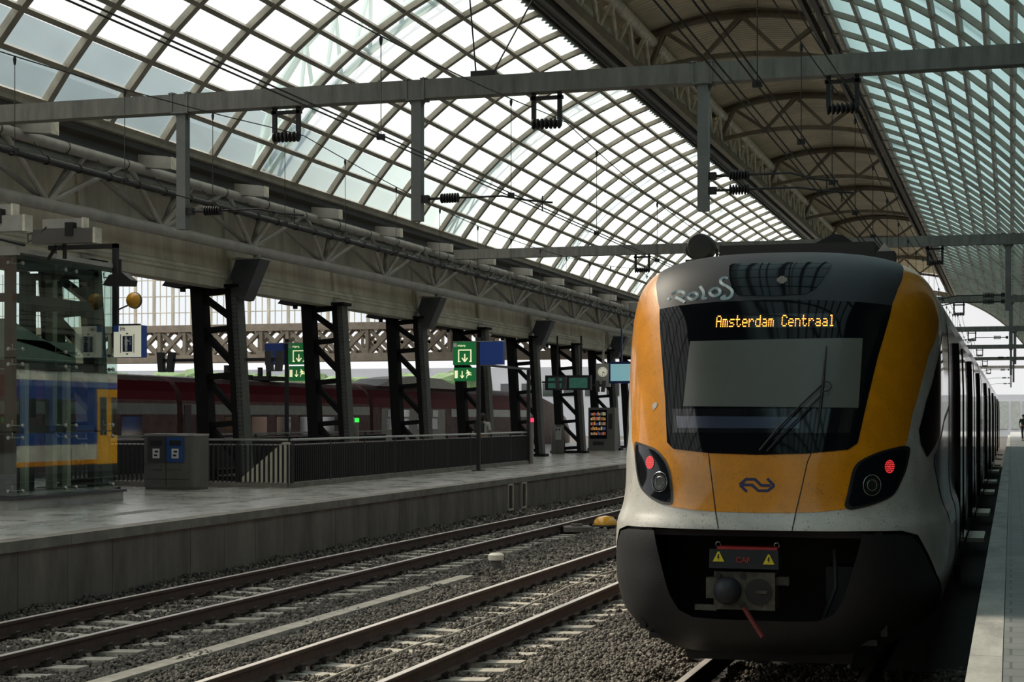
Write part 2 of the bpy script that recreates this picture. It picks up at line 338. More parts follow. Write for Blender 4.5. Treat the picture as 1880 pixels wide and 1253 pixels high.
# concrete wall panels under the platform edge
mb=MB(); y=5.3
while y<120:
    y2=min(y+1.158,120)
    xa,xb=ex(y),ex(y2); g=.006
    v=[(xa-.05,y+g,-.2),(xb-.05,y2-g,-.2),(xb-.05,y2-g,PZ-.13),(xa-.05,y+g,PZ-.13),(xa-.3,y+g,-.2),(xb-.3,y2-g,-.2),(xb-.3,y2-g,PZ-.13),(xa-.3,y+g,PZ-.13)]
    mb.add(v,[(0,1,2,3),(7,6,5,4),(0,4,5,1),(2,6,7,3),(1,5,6,2),(0,3,7,4)])
    y+=1.158
mb.box(-12.6,-12.3,-60,190,-.3,PZ-.13,M['gutter'])
struct('wall_left', mb, M['conc'])
mb=MB(); y=5.3
while y<120:
    y2=min(y+2.316,120); xa,xb=ex(y),ex(y2); g=.005
    v=[(xa+.012,y+g,PZ-.128),(xb+.012,y2-g,PZ-.128),(xb+.012,y2-g,PZ+.004),(xa+.012,y+g,PZ+.004),(xa-.32,y+g,PZ-.128),(xb-.32,y2-g,PZ-.128),(xb-.32,y2-g,PZ+.004),(xa-.32,y+g,PZ+.004)]
    mb.add(v,[(0,1,2,3),(7,6,5,4),(0,4,5,1),(2,6,7,3),(1,5,6,2),(0,3,7,4)])
    y+=2.316
struct('trim_1', mb, M['lip'])
# tactile guide strip of small ribs along the left platform
mb=MB(); y=12.0
while y<70:
    for k in range(4):
        x=ex(y)-1.55-.085*k; mb.box(x-.02,x+.02,y,y+.27,PZ,PZ+.006)
    y+=.3
struct('floor.001', mb, M['stoneedge'])
# right platform
struct('floor.002', MB().box(-.045,12.4,-60,190,PZ-.15,PZ), M['tile_r'])
mb=MB(); y=-3.0
while y<150:
    mb.box(-.25,-.05,y+.004,y+2.0-.004,PZ-.16,PZ+.004); y+=2.0
struct('trim_2', mb, M['stoneedge'])
struct('wall_right', MB().box(-.16,12.4,-60,190,-.3,PZ-.15), M['conc'])
# ---------------------------------------------------------------- vault
VX, VZ, VR = -7.7, 1.96, 11.0
A0, A1, NP_ = radians(56.4), radians(18.2), 10
def vp(ang, r=VR): return (VX-r*sin(ang), VZ+r*cos(ang))
angs=linspace(A0,A1,NP_+1)
BAY=2.2067; Y0R=53.45; YS, YE = Y0R-BAY*50, Y0R+BAY*42
ribs=[Y0R+BAY*k for k in range(-50,43)]
for side,nm in ((1,'ceiling'),(-1,'ceiling.001')):
    mb=MB(); pr=[]
    for a in angs:
        x,z=vp(a,VR+.05); x = x if side==1 else 2*VX-x
        pr.append((x,z))
    for (xa,za),(xb,zb) in zip(pr,pr[1:]): 
        mb.add([(xa,YS,za),(xb,YS,zb),(xb,YE,zb),(xa,YE,za)],[(0,1,2,3)])
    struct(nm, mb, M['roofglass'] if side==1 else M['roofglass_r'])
def rib_mesh(side, y):
    mb=MB()
    v=[]; 
    for a in angs:
        for r,dy in ((VR+.03,-.085),(VR+.03,.085),(VR-.10,.085),(VR-.10,-.085)):
            x,z=vp(a,r); x = x if side==1 else 2*VX-x
            v.append((x,y+dy,z))
    f=[]
    for i in range(len(angs)-1):
        for k in range(4): f.append((i*4+k,i*4+(k+1)%4,i*4+4+(k+1)%4,i*4+4+k))
    return v,f
for side,nm in ((1,'trim_3'),(-1,'trim_4')):
    mb=MB()
    for y in ribs:
        v,f=rib_mesh(side,y); mb.add(v,f)
    for i,a in enumerate(angs):
        x,z=vp(a,VR-.03); x= x if side==1 else 2*VX-x
        rx=sin(a) if side==1 else -sin(a)
        mb.bar((x,YS,z),(x,YE,z),.10,.11,None,up=(-rx,0,cos(a)))
    struct(nm, mb, M['purlin'])
M['flash']=mat('edge_flashing_blue',(.38,.52,.53),.6,0,.1,2)
# saw-tooth edge flashing just inside the upper edge of the glass (seen through it)
for side,nm in ((1,'trim_5'),):
    mb=MB(); 
    for y in ribs[:-1]:
        a0,a1=radians(19.75),radians(18.3); vs=[];
        pts=[]; n=12
        for k in range(n+1):
            yy=y+.1+(BAY-.2)*k/n
            aa=a0 if k%2 else a0-radians(.5)
            pts.append((aa,yy))
        ring=[(a1,y+.1)]+pts+[(a1,y+BAY-.1)]
        for aa,yy in ring:
            x,z=vp(aa,VR+.062); x= x if side==1 else 2*VX-x
            vs.append((x,yy,z))
        n2=len(vs); top=[(p[0],p[1],p[2]+.01) for p in vs]
        mb.add(vs+top,[tuple(range(n2)),tuple(range(2*n2-1,n2-1,-1))]+[(i,(i+1)%n2,(i+1)%n2+n2,i+n2) for i in range(n2)])
    struct(nm, mb, M['flash'])
# raised corrugated crown
XL, XR = vp(A1)[0]+.15, 2*VX-vp(A1)[0]-.15
zt=VZ+VR*cos(A1)      # 12.41
def crown_z(x, rise, base):
    u=(x-VX)/((XR-XL)/2); return base+rise*(1-u*u)
mb=MB(); nx=14; pitch=.30; xs=linspace(XL-.1,XR+.1,nx+1); vs=[]; rows=0; y=YS
prof=[(0,0),(.11,0),(.15,.085),(.26,.085)]
while y<YE:
    for dy,dz in prof:
        for x in xs: vs.append((x,y+dy,crown_z(x,.70,zt+1.47)+dz))
        rows+=1
    y+=pitch
fs=[(r*(nx+1)+k,r*(nx+1)+k+1,(r+1)*(nx+1)+k+1,(r+1)*(nx+1)+k) for r in range(rows-1) for k in range(nx)]
mb.add(vs,fs); struct('ceiling.002', mb, M['corrug'])
# low side walls of the crown
mb=MB()
for x in (XL-.12,XR+.12): mb.box(x-.02,x+.02,YS,YE,zt+.2,zt+1.50)
struct('wall_crown', mb, M['corrug'])
# edge gutters left and right of the crown
mb=MB(); x,z=vp(A1)
for s in (1,-1):
    f=lambda X: X if s==1 else 2*VX-X
    if s==1:
        mb.box(x+.03,x+.42,YS,YE,z-.10,z+.2); mb.box(x,x+.06,YS,YE,z-.18,z+.05); mb.box(x+.16,x+.20,YS,YE,z-.15,z-.1)
    else: mb.box(f(x+.36),f(x+.24),YS,YE,z-.12,z+.3)
struct('trim_7', mb, M['gutter'])
rt=empty('edge_tube',(2*VX-vp(A1)[0]-.11,50,zt+.02),'pale segmented tube along the upper edge of the right-hand glass','tube')
mb=MB(); mb.tube([(0,YS-50,0),(0,YE-50,0)],.085,12); mb.build('tube',M['cream'],rt)
y=ribs[36]
while y<YE-2:
    MB().prism([(y-50-.12,.09),(y-50+.12,.09),(y-50+.05,-.11),(y-50-.05,-.11)],-.10,.12,'yz').build('clamp_plate',M['purlin'],rt); y+=BAY
# end of the vault: thin ring beam
mb=MB(); v=[]; aa=linspace(A0,-A0,33)
for a in aa:
    for r,dy in ((VR+.18,0),(VR+.18,.25),(VR-.2,.25),(VR-.2,0)):
        X,Z=vp(a,r); v.append((X,YE+dy,Z))
mb.add(v,[(i*4+k,i*4+(k+1)%4,i*4+4+(k+1)%4,i*4+4+k) for i in range(32) for k in range(4)])
struct('trim_8', mb, M['purlin'])
# eave: gutter, dark deck, beige girder wall
EX,EZ=vp(A0)
mb=MB(); mb.box(EX-.10,EX+.05,YS,YE,EZ-.16,EZ+.02,M['purlin']); mb.box(EX-.42,EX-.10,YS,YE,EZ-.30,EZ-.12,M['gutter'])
mb.box(EX-.62,EX-.50,YS,YE,EZ-.46,EZ-.30,M['deck'])
struct('trim_9', mb, M['purlin'])
mb=MB(); mb.add([(EX-.15,YS,EZ-.26),(EX-.15,YE,EZ-.26),(-19.3,YE,EZ-.05),(-19.3,YS,EZ-.05),(EX-.15,YS,EZ-.20),(EX-.15,YE,EZ-.20),(-19.3,YE,EZ+.05),(-19.3,YS,EZ+.05)],[(0,1,2,3),(7,6,5,4),(0,4,5,1),(1,5,6,2),(2,6,7,3),(3,7,4,0)])
struct('ceiling.003', mb, M['deck'])
mb=MB()
gp=[(-18.45,5.40),(-18.02,5.40),(-18.02,5.60),(-17.93,5.63),(-17.93,5.69),(-18.0,5.73),(-18.0,5.80),(-18.09,5.84),(-18.22,7.75),(-18.45,7.75)]
mb.prism(gp,YS,YE,'xz')
YB=36.9
for k in range(-13,18):
    y=YB+6.62*k; mb.add([(-17.99,y-.11,5.80),(-17.99,y+.11,5.80),(-18.17,y+.11,7.7),(-18.17,y-.11,7.7),(-18.2,y-.11,5.80),(-18.2,y+.11,5.80),(-18.3,y+.11,7.7),(-18.3,y-.11,7.7)],[(0,1,2,3),(0,4,5,1),(0,3,7,4),(1,5,6,2)])
    mb.box(-18.1,-17.985,y-.13,y+.13,5.40,5.74)
struct('wall_girder', mb, M['girder'])
# ---------------------------------------------------------------- left lattice truss along the eave (tubes)
def lattice_truss():
    t=empty('tubular_truss',(-17.3,YB-.3,6.29),'long grey tubular truss running under the left eave of the glass roof','roof truss')
    o=Vector((-17.3,YB-.3,6.29))
    def L(p): return Vector(p)-o
    mb=MB(); mb.tube([L((-17.3,YS,6.29)),L((-17.3,YE,6.29))],.125,14)
    mb.build('lower_chord',M['truss'],t)
    mb=MB(); mb.tube([L((-16.9,YS,7.34)),L((-16.9,YE,7.34))],.105,14)
    y=YS+1
    while y<100: mb.tube([L((-16.9,y,7.34)),L((-16.9,y+.03,7.34))],.116,14,M['gutter']); y+=2.2
    mb.build('upper_chord',M['truss'],t)
    mb=MB(); mb.tube([L((-17.95,YS,7.42)),L((-17.95,YE,7.42))],.09,10); mb.build('rear_chord',M['truss'],t)
    k=-12
    while True:
        y=YB-.3+4.413*k
        if y>YE-3: break
        b=(-17.3,y,6.33)
        mb=MB()
        for q in ((-16.9,y-2.0,7.28),(-16.9,y+2.0,7.28),(-17.95,y-1.9,7.38),(-17.95,y+1.9,7.38),(-16.95,y+.75,7.3)):
            mb.tube([L(b),L(q)],.058,8)
        mb.tube([L((-16.9,y-2.2,7.34)),L((-17.95,y-2.2,7.42))],.05,8)
        mb.build('brace',M['truss'],t)
        k+=1
lattice_truss()
# beige box brackets sticking out under the deck
proto=None
for i in range(0,24):
    y=26.28+4.413*(i-1)
    if y>YE-2: break
    if proto is None:
        mb=MB(); mb.prism([(-.75,.20),(-.75,-.05),(-.10,-.12),(0,-.12),(0,.10),(-.10,.13)],-.11,.11,'xz')
        proto=mb.build('box_bracket',M['truss']); o=proto
        e=MB().box(-.001,.006,-.12,.12,-.13,.115).build('end_plate',M['cream'],proto)
    else: o=copy_tree(proto)
    o.location=(-16.22,y,7.44)
    tag(o,'beige tapered box bracket poking out under the left eave deck, %s from the camera'%ORD[min(i,19)] if i<19 else 'beige tapered box bracket far along the left eave deck','bracket','box brackets under the left eave')
# cable tray pipe under the truss with hanging clips
mb=MB(); mb.tube([(-16.6,YS,6.92),(-16.6,YE,6.92)],.065,10)
y=20
while y<75: mb.tube([(-16.6,y,6.92),(-16.6,y+.02,6.92)],.085,10); mb.tube([(-16.6,y,6.97),(-16.85,y,7.25)],.008,5); y+=1.1
tag(mb.build('cable_pipe',M['blk']),'black cable pipe slung below the grey truss under the left eave','pipe')
# ---------------------------------------------------------------- crown side girders and arch trusses
def crown_girder(s, label):
    f=lambda X: X if s==1 else 2*VX-X
    X0=XL+.25
    t=empty('crown_girder',(f(X0),50,zt+.2),label,'roof girder')
    o=Vector((f(X0),50,zt+.2)); L=lambda p: Vector((f(p[0]),p[1],p[2]))-o
    MB().bar(L((X0+.25,YS,zt+.12)),L((X0+.25,YE,zt+.12)),.22 if s==1 else .1,.26).build('lower_beam',M['arch'] if s==1 else M['gutter'],t)
    mb=MB(); mb.tube([L((X0+.35,YS,zt+1.25)),L((X0+.35,YE,zt+1.25))],.17,12); mb.build('upper_tube',M['cream'],t)
    mb=MB(); mb.tube([L((X0-.12,YS,zt+.75)),L((X0-.12,YE,zt+.75))],.13,12); mb.build('middle_tube',M['cream'],t)
    y=YS+1.0
    while y<YE-1.2:
        mb=MB(); mb.tube([L((X0+.25,y,zt+.2)),L((X0+.35,y+1.1,zt+1.2))],.07,7); mb.tube([L((X0+.25,y,zt+.2)),L((X0+.35,y-1.1,zt+1.2))],.07,7)
        mb.tube([L((X0+.25,y,zt+.2)),L((X0-.12,y+.55,zt+.75))],.04,7); mb.tube([L((X0+.25,y,zt+.2)),L((X0-.12,y-.55,zt+.75))],.04,7)
        mb.build('diagonal',M['cream'],t); y+=2.2067
crown_girder(1,'pale lattice girder between the bright glass and the left edge of the corrugated crown')
crown_girder(-1,'pale lattice girder between the corrugated crown and the right-hand glass')
def arch_truss(y, label):
    t=empty('arch_truss',(VX,y,zt+.2),label,'roof truss','arched trusses under the corrugated crown')
    def curve(rise,base,x0,x1,n=15,yy=0): return [((x-VX),yy,crown_z(x,rise,base)-zt-.2) for x in linspace(x0,x1,n)]
    def ribbon(pts,w,h,name,m):
        mb=MB()
        for a,b in zip(pts,pts[1:]):
            a,b=Vector(a),Vector(b); d=(b-a).normalized()*.01; mb.bar(a-d,b+d,w,h)
        mb.build(name,m,t)
    x0,x1=XL+.45,XR-.45
    ribbon(curve(.45,zt+.28,x0,x1),.22,.16,'bottom_chord',M['arch'])
    ribbon(curve(.62,zt+1.26,x0,x1),.16,.12,'top_chord',M['arch'])
    ribbon(curve(.68,zt+1.38,XL,XR,15,.35),.20,.14,'roof_rib',M['arch'])
    top=[x0+.5,VX,x1-.5]; bot=[x0,VX-1.15,VX+1.15,x1]
    for i in range(3):
        for j in (i,i+1):
            for dy in (-.16,.16):
                a=(bot[j]-VX,0,crown_z(bot[j],.45,zt+.28)-zt-.15); b=(top[i]-VX,dy,crown_z(top[i],.62,zt+1.26)-zt-.2)
                MB().bar(a,b,.08,.11).build('diagonal',M['arch'],t)
for k in range(-1,8):
    y=YB+13.24*k+13.24*0+.0
    arch_truss(y+.0,'brown arched truss across the corrugated crown, %s from the camera'%ORD[k+1])
# trusses standing outside above the glass, seen hazily through it
def outer_truss(y,label):
    t=empty('outer_roof_truss',(VX,y,zt),label,'roof truss','pale trusses outside above the roof glass')
    o=Vector((VX,y,zt))
    for s in (1,-1):
        mb=MB(); P1=[];P2=[]
        for a in linspace(A0,A1,9):
            x,z=vp(a,VR+.35); x2,z2=vp(a,VR+.35+1.15*sin(pi*(A0-a)/(A0-A1)*.9+.15))
            if s==-1: x=2*VX-x; x2=2*VX-x2
            P1.append(Vector((x,y,z))-o); P2.append(Vector((x2,y,z2))-o)
        for dy in (-.45,.45):
            Q1=[p+Vector((0,dy,0)) for p in P1]
            mb.tube(Q1,.085,8)
            for i in range(8): mb.tube([Q1[i],P2[i+1]],.055,6)
        mb.tube(P2,.11,8)
        for i in range(0,9,2): mb.tube([P1[i]+Vector((0,-.45,0)),P1[i]+Vector((0,.45,0))],.05,6)
        mb.build('truss_arm',M['outer'],t)
M['outer']=mat('outer_truss_paint',(.36,.50,.50),.5,0,.1,2)
for k in range(0,8): outer_truss(YB+13.24*k,'pale arched truss outside above the roof glass, %s from the camera'%ORD[k])

# right-hand side: eave deck, girder, neighbouring roof, unseen wall added to block horizon light
def MX(x): return 2*VX-x
mb=MB(); mb.box(MX(EX)-.05,MX(EX)+.42,YS,YE,EZ-.30,EZ-.02); struct('trim_10', mb, M['gutter'])
struct('ceiling.005', MB().box(MX(EX)+.1,4.4,YS,YE,EZ-.24,EZ-.16), M['deck'])
struct('wall_girder_right', MB().prism([(MX(x),z) for x,z in gp],YS,YE,'xz'), M['girder'])
mb=MB(); mb.add([(3.2,YS,8.3),(3.2,YE,8.3),(12.5,YE,12.0),(12.5,YS,12.0),(3.2,YS,8.4),(3.2,YE,8.4),(12.5,YE,12.1),(12.5,YS,12.1)],[(0,1,2,3),(7,6,5,4),(0,4,5,1),(1,5,6,2),(2,6,7,3),(3,7,4,0)])
struct('ceiling.006', mb, M['deck'])
struct('wall_light_block_right', MB().box(12.3,12.6,-62,150,-.6,12.1), M['brick'])
struct('wall_light_block_rear', MB().box(-84,12.5,-62.5,-62,-.6,16), M['brick'])  # unseen wall behind the camera, added to stop horizon light from there
struct('wall_light_block_left', MB().box(-84,-83.7,-62,119,-.6,12), M['brick'])  # unseen outer wall of the old hall, added to keep light off the columns
# ---------------------------------------------------------------- tracks
G=.7525
TR={'platform':-10.08,'middle':-6.0,'train':-2.0}
def rail_profile():
    h=[(-.065,-.172),(.065,-.172),(.065,-.162),(.012,-.145),(.009,-.045),(.034,-.035),(.036,-.006),(.030,0),(-.030,0),(-.036,-.006),(-.034,-.035),(-.009,-.045),(-.012,-.145),(-.065,-.162)]
    return h
def rail(name,x,y0,y1,label,group):
    mb=MB(); mb.prism(rail_profile(),y0,y1,'xz',M['rust'])
    mb.box(-.034,.034,y0,y1,-.004,.0015,M['head'])
    o=mb.build('rail'); o.location=(x,0,0); tag(o,label,'rail',group)
for nm,x in TR.items():
    y1={'platform':150,'middle':150,'train':150}[nm]
    for s,w in ((-1,'left'),(1,'right')):
        rail('rail',x+s*G,2,y1,{'platform':'rusty rail of the track beside the left platform, the one %s the platform wall'%('closest to' if s<0 else 'farther from'),
             'middle':'rusty rail with bright head on the empty middle track, %s rail'%('left-hand' if s<0 else 'right-hand, closer to the train'),
             'train':'rail under the yellow train, %s'%('the one on its left side' if s<0 else 'hidden in shade on its right side')}[nm],'running rails')
# sleepers with clips
mb=MB()
vv=[]
for y0,y1,z in ((-.13,.13,-.30),(-.11,.11,-.19)):
    pass
def sleeper_proto():
    mb=MB()
    P=[(-1.26,-.18),(-.45,-.205),(0,-.215),(.45,-.205),(1.26,-.18)]
    v=[]
    for x,z in P: v += [(x,-.115,z),(x,.115,z),(x,.135,-.36),(x,-.135,-.36)]
    f=[(i*4+k,i*4+(k+1)%4,i*4+4+(k+1)%4,i*4+4+k) for i in range(4) for k in range(4)]+[(0,3,2,1),(16,17,18,19)]
    mb.add(v,f)
    s=mb.build('sleeper',M['sleeper'])
    for q in (-G,G):
        mb=MB()
        mb.box(q-.085,q+.085,-.09,.09,-.19,-.168)
        for e in (-1,1):
            mb.tube([(q+e*.06,-.05,-.155),(q+e*.12,-.04,-.12),(q+e*.12,.04,-.12),(q+e*.06,.05,-.155)],.016,6)
            mb.box(q+e*.10-.03,q+e*.10+.03,-.045,.045,-.18,-.135)
        mb.build('rail_clip',M['clip'],s)
    return s
sp=sleeper_proto(); first=True
KIDS={sp.name:[c for c in bpy.data.objects if c.parent==sp]}
def put_sleeper(x,y,label,group):
    global first
    if first: o=sp; first=False
    else: o=copy_tree(sp,None,KIDS)
    o.location=(x,y,0); tag(o,label,'sleeper',group)
for i in range(30): put_sleeper(TR['middle'],11.6+.6*i,'pale concrete sleeper of the empty middle track, partly sunk in ballast','sleepers of the middle track')
for i in range(95): put_sleeper(TR['platform'],13.6+.6*i,'dull concrete sleeper of the shaded track beside the left platform','sleepers of the platform track')
for i in range(8): put_sleeper(TR['train'],9.4+.6*i,'pale concrete sleeper end in front of the yellow train','sleepers of the train track')
# ballast: real stones where they are seen close, fewer and larger ones farther off
import numpy as np
def ballast():
    rng=np.random.default_rng(5)
    # base stone: subdivided octahedron-like lump
    bv=np.array([(1,0,0),(-1,0,0),(0,1,0),(0,-1,0),(0,0,1),(0,0,-1),(.62,.62,.5),(-.6,.55,.52),(-.6,-.6,.5),(.6,-.62,.5)],float)
    bf=np.array([(4,0,6),(4,6,2),(4,2,7),(4,7,1),(4,1,8),(4,8,3),(4,3,9),(4,9,0),(0,2,6),(2,1,7),(1,3,8),(3,0,9),(5,2,0),(5,1,2),(5,3,1),(5,0,3)])
    pts=[]
    def fill(x0,x1,y0,y1,step,size,zt):
        nx=int((x1-x0)/step); ny=int((y1-y0)/step)
        gx,gy=np.meshgrid(np.arange(nx),np.arange(ny))
        x=x0+(gx.ravel()+rng.random(nx*ny))*step; y=y0+(gy.ravel()+rng.random(nx*ny))*step
        k=(x>-.72*y-.6)&(x>ex_np(y)-.04)
        for c,y00 in ((-6.0,11.6),(-10.08,13.6),(-2.0,9.4)):
            fr=np.abs((y-y00+.3)%.6-.3)
            on=(np.abs(x-c)<1.27)&(fr<.105)
            cov=((x-c)>-.02)&((x-c)<.60)|((x-c)>.80)&((x-c)<.92)|((x-c)<-.60)&((x-c)>-.9)
            k&=~(on&(rng.random(len(x))<np.where(cov,.10,.96)))
            k&=~((np.abs(np.abs(x-c)-G)<.10)&(rng.random(len(x))<.9))
        pts.append(np.stack([x[k],y[k],np.full(k.sum(),zt),np.full(k.sum(),size)],1))
    def ex_np(y): return -11.60-.0125*np.clip(np.minimum(y,55)-18,0,None)
    fill(-12.0,-.3,10.4,17,.034,.026,0)
    fill(-12.2,-3.2,17,25,.040,.029,0)
    fill(-12.3,-3.4,25,36,.058,.036,0)
    fill(-12.3,-7.6,36,60,.09,.05,0)
    p=np.concatenate(pts); x,y=p[:,0],p[:,1]
    # surface height: troughs between rails, shoulders between tracks, heap at the wall
    z=np.full(len(p),-.222)
    for c in (-10.08,-6.0,-2.0):
        d=np.abs(x-c); z=z
    dm=np.min(np.abs(x[:,None]-np.array([-10.08,-6.0,-2.0])[None]),axis=1); z=np.where(dm>1.3,-.195,z)
    for c in (-10.08,-6.0,-2.0): z=np.where(((x-c)>-.04)&((x-c)<.60),-.198,z)
    z=np.where((x<-11.25),-.205+np.clip((-11.25-x)/.5,0,1)*.15,z)
    z=np.where((x<-7.4)&(x>-8.7),-.19,z)
    z+=.018*np.sin(x*3.1+y*1.7)+.014*np.sin(y*4.3-x*2)+rng.normal(0,.012,len(p))
    n=len(p); sz=p[:,3]*rng.uniform(.65,1.35,n)
    A=rng.normal(size=(n,3,3)); Qm,_=np.linalg.qr(A)
    sc=rng.uniform(.55,1.15,(n,1,3))
    jit=1+rng.uniform(-.22,.22,(n,len(bv),1))
    V=(bv[None]*jit*sc)@Qm*sz[:,None,None]
    V[:,:,0]+=x[:,None]; V[:,:,1]+=y[:,None]; V[:,:,2]+=z[:,None]
    V=V.reshape(-1,3); F=(bf[None]+(np.arange(n)*len(bv))[:,None,None]).reshape(-1,3)
    me=bpy.data.meshes.new('ballast'); me.vertices.add(len(V)); me.vertices.foreach_set('co',V.astype(np.float32).ravel())
    me.loops.add(F.size); me.loops.foreach_set('vertex_index',F.astype(np.int32).ravel())
    me.polygons.add(len(F)); me.polygons.foreach_set('loop_start',np.arange(0,F.size,3,dtype=np.int32)); me.polygons.foreach_set('loop_total',np.full(len(F),3,dtype=np.int32))
    me.update(calc_edges=True)
    m=bpy.data.materials.new('ballast_stone'); nt,N,L=nodes_of(m); b=N['Principled BSDF']; b.inputs['Roughness'].default_value=.85
    ge=N.new('ShaderNodeNewGeometry'); cr=N.new('ShaderNodeValToRGB'); L.new(ge.outputs['Random Per Island'],cr.inputs[0])
    e=cr.color_ramp.elements; e[0].position=0; e[0].color=(.05,.043,.035,1); e[1].position=1; e[1].color=(.27,.24,.20,1)
    q=e.new(.5); q.color=(.11,.097,.08,1); q=e.new(.85); q.color=(.16,.143,.12,1)
    L.new(cr.outputs[0],b.inputs['Base Color'])
    me.materials.append(m)
    o=link(bpy.data.objects.new('ballast',me)); tag(o,'grey brown crushed stone ballast between the tracks','ballast',None,'stuff')
    print('stones',n)
ballast()
# cable duct slabs between the two empty tracks
mb=MB(); y=9.0
while y<24.6:
    mb.box(-8.15,-7.93,y+.004,min(y+.996,24.7),-.25,-.135); y+=1.0
tag(mb.build('cable_duct',M['sleeper']),'pale concrete cable duct running in the ballast left of the middle track','cable duct')
tag(MB().tube([(-6.12+.06*sin(y*.7),y,-.17+.01*sin(y*3)) for y in linspace(10,27,30)],.014,6).build('track_cable',M['sleeper']),'thin pale cable lying between the rails of the middle track','cable')
# small trackside things
t=empty('track_lamp',(-8.72,36.8,-.2),'yellow dome on a small base beside the platform track near the train','marker')
MB().lathe([(.02,.30),(.17,.27),(.25,.19),(.27,.12),(.27,.10)],'z',n=20).build('dome',M['yellow'],t)
MB().lathe([(.30,.10),(.30,.06),(.12,.06),(.12,0)],'z',n=20).build('base',M['bin_dark'],t)
o=MB().box(-.30,.30,-.42,.42,0,.10).box(-.12,.12,-.1,.1,.1,.15).build('track_box',M['conc']); o.location=(-9.0,35.3,-.15); o.rotation_euler=(0,0,.35); tag(o,'grey flat box plate beside the rail of the platform track','box')
t=empty('junction_box',(-8.0,26.1,-.2),'small beige junction box on a post in the ballast beyond the cable duct','box')
MB().lathe([(.10,.18),(.13,.19),(.13,.27),(.09,.30),(.02,.30)],'z',n=14).build('lid',M['cream'],t)
MB().lathe([(.09,0),(.09,.18)],'z',n=14).build('stem',M['bin'],t)
# vent grilles in the platform wall
for i,y in enumerate((40.0,41.25)):
    x=ex(y)-.05
    t=empty('wall_grille',(x,y,.33),('rusty framed vent grille in the platform wall, the one farther from the train','rusty framed vent grille in the platform wall, the one nearer the train')[i],'grille','vent grilles in the platform wall')
    mb=MB(); mb.box(-.01,.05,-.22,.22,-.33,-.29).box(-.01,.05,-.22,.22,.29,.33).box(-.01,.05,-.22,-.18,-.29,.29).box(-.01,.05,.18,.22,-.29,.29); mb.build('frame',M['girder'],t)
    mb=MB(); mb.box(.0,.01,-.18,.18,-.29,.29,M['blk'])
    for k in range(14): mb.box(.01,.03,-.18,.18,-.28+.042*k,-.265+.042*k,M['rust'])
    mb.build('louvre',M['rust'],t)
# ---------------------------------------------------------------- gantries
PXC,PXB,PXA=-4.06,-8.24,-12.0
def trapeze(t,x,y,z0):
    e=MB(); s=.19
    e.box(x-s-.03,x-s+.03,y-.03,y+.03,z0-.42,z0).box(x+s-.03,x+s+.03,y-.03,y+.03,z0-.42,z0).box(x-s-.05,x+s+.05,y-.03,y+.03,z0-.10,z0-.05)
    h=e.build('hanger',M['roofgear'],t)
    mb=MB()
    for k in range(-3,4): mb.lathe([(.02,-.03),(.075,-.02),(.08,0),(.04,.03)],'x',(x+k*.062,y,z0-.44),12)
    mb.build('insulator',M['roofgear'],h)
def steady_arm(t,x,y,z,s,Ln,drop=.12):
    mb=MB(); mb.box(x+min(0,s*.1),x+max(0,s*.1),y-.05,y+.05,z-.05,z+.05).tube([(x,y,z),(x+s*.30,y,z)],.02,6)
    for k in range(7): mb.lathe([(.02,-.018),(.07,-.012),(.072,.004),(.03,.018)],'x',(x+s*(.30+.04*k),y,z),12)
    a=mb.build('insulator',M['roofgear'],t)
    mb=MB(); mb.tube([(x+s*.56,y,z),(x+s*(.6+(Ln-.6)*.45),y,z+.0),(x+s*Ln*.8,y,z-drop*.6),(x+s*Ln,y,z-drop)],.016,6)
    mb.tube([(x+s*(Ln-.15),y,z-drop+.1),(x+s*(Ln-.15),y,z-drop-.12)],.01,5)
    mb.build('steady_arm',M['roofgear'],a)
def gantry(i,y,posts,traps,x0,x1):
    t=empty('overhead_gantry',(0,y,6.9),'grey steel beam crossing over the tracks, %s gantry from the camera'%ORD[i] + (', with three hanging posts' if i==0 else ''),'gantry','overhead line gantries')
    o=Vector((0,y,6.9))
    mb=MB(); mb.box(x0,x1,-.12,.12,0,.27)
    mb.build('beam',M['gantry'],t)
    for x in posts:
        mb=MB(); mb.box(x-.075,x+.075,-.075,.075,5.14-6.9,0).box(x-.14,x+.14,-.13,.13,-.02,0)
        mb.prism([(x-.075,-.02),(x-.13,-.02),(x-.075,-.12)],-.01,.01,'xz').prism([(x+.075,-.02),(x+.13,-.02),(x+.075,-.12)],-.01,.01,'xz')
        for q in (-.13,.13): mb.box(x+q-.012,x+q+.012,-.135,.135,0,.30).box(x+q-.05,x+q+.05,-.14,.14,.275,.29)
        p=mb.build('hanging_post',M['post'],t)
    for x in traps: trapeze(t,x,0,0)
    return t
g=gantry(0,23.0,(PXA,PXB,PXC),(-10.3,-6.3,-2.17),-15.6,9)
steady_arm(g,PXA+.075,0,5.41-6.9,1,1.9); steady_arm(g,PXB+.075,0,5.46-6.9,1,1.95)
steady_arm(g,PXC+.075,0,5.62-6.9,1,1.75,.14); steady_arm(g,PXC+.075,0,5.42-6.9,1,1.95,.1)
mb=MB(); mb.tube([(-7.35,0,.32),(-7.55,0,2.6)],.012,6).tube([(-7.1,0,.32),(-6.0,0,2.2)],.012,6).box(-7.42,-7.05,-.05,.05,.27,.36); mb.build('stay_rod',M['roofgear'],g)
g=gantry(1,46.5,(-.07,),(-9.95,-1.95,-6.1),-15.5,12)
steady_arm(g,-.15,0,5.56-6.9,-1,2.0); steady_arm(g,-.15,0,5.38-6.9,-1,2.0)
for i in range(2,7):
    g=gantry(i,23+23.4*i,(PXC,.0) if i%2==0 else (.2,PXB),(-10.1,-6.1,-2.0),-15.5,14)
    steady_arm(g,-.1,0,5.5-6.9,-1,2.0)
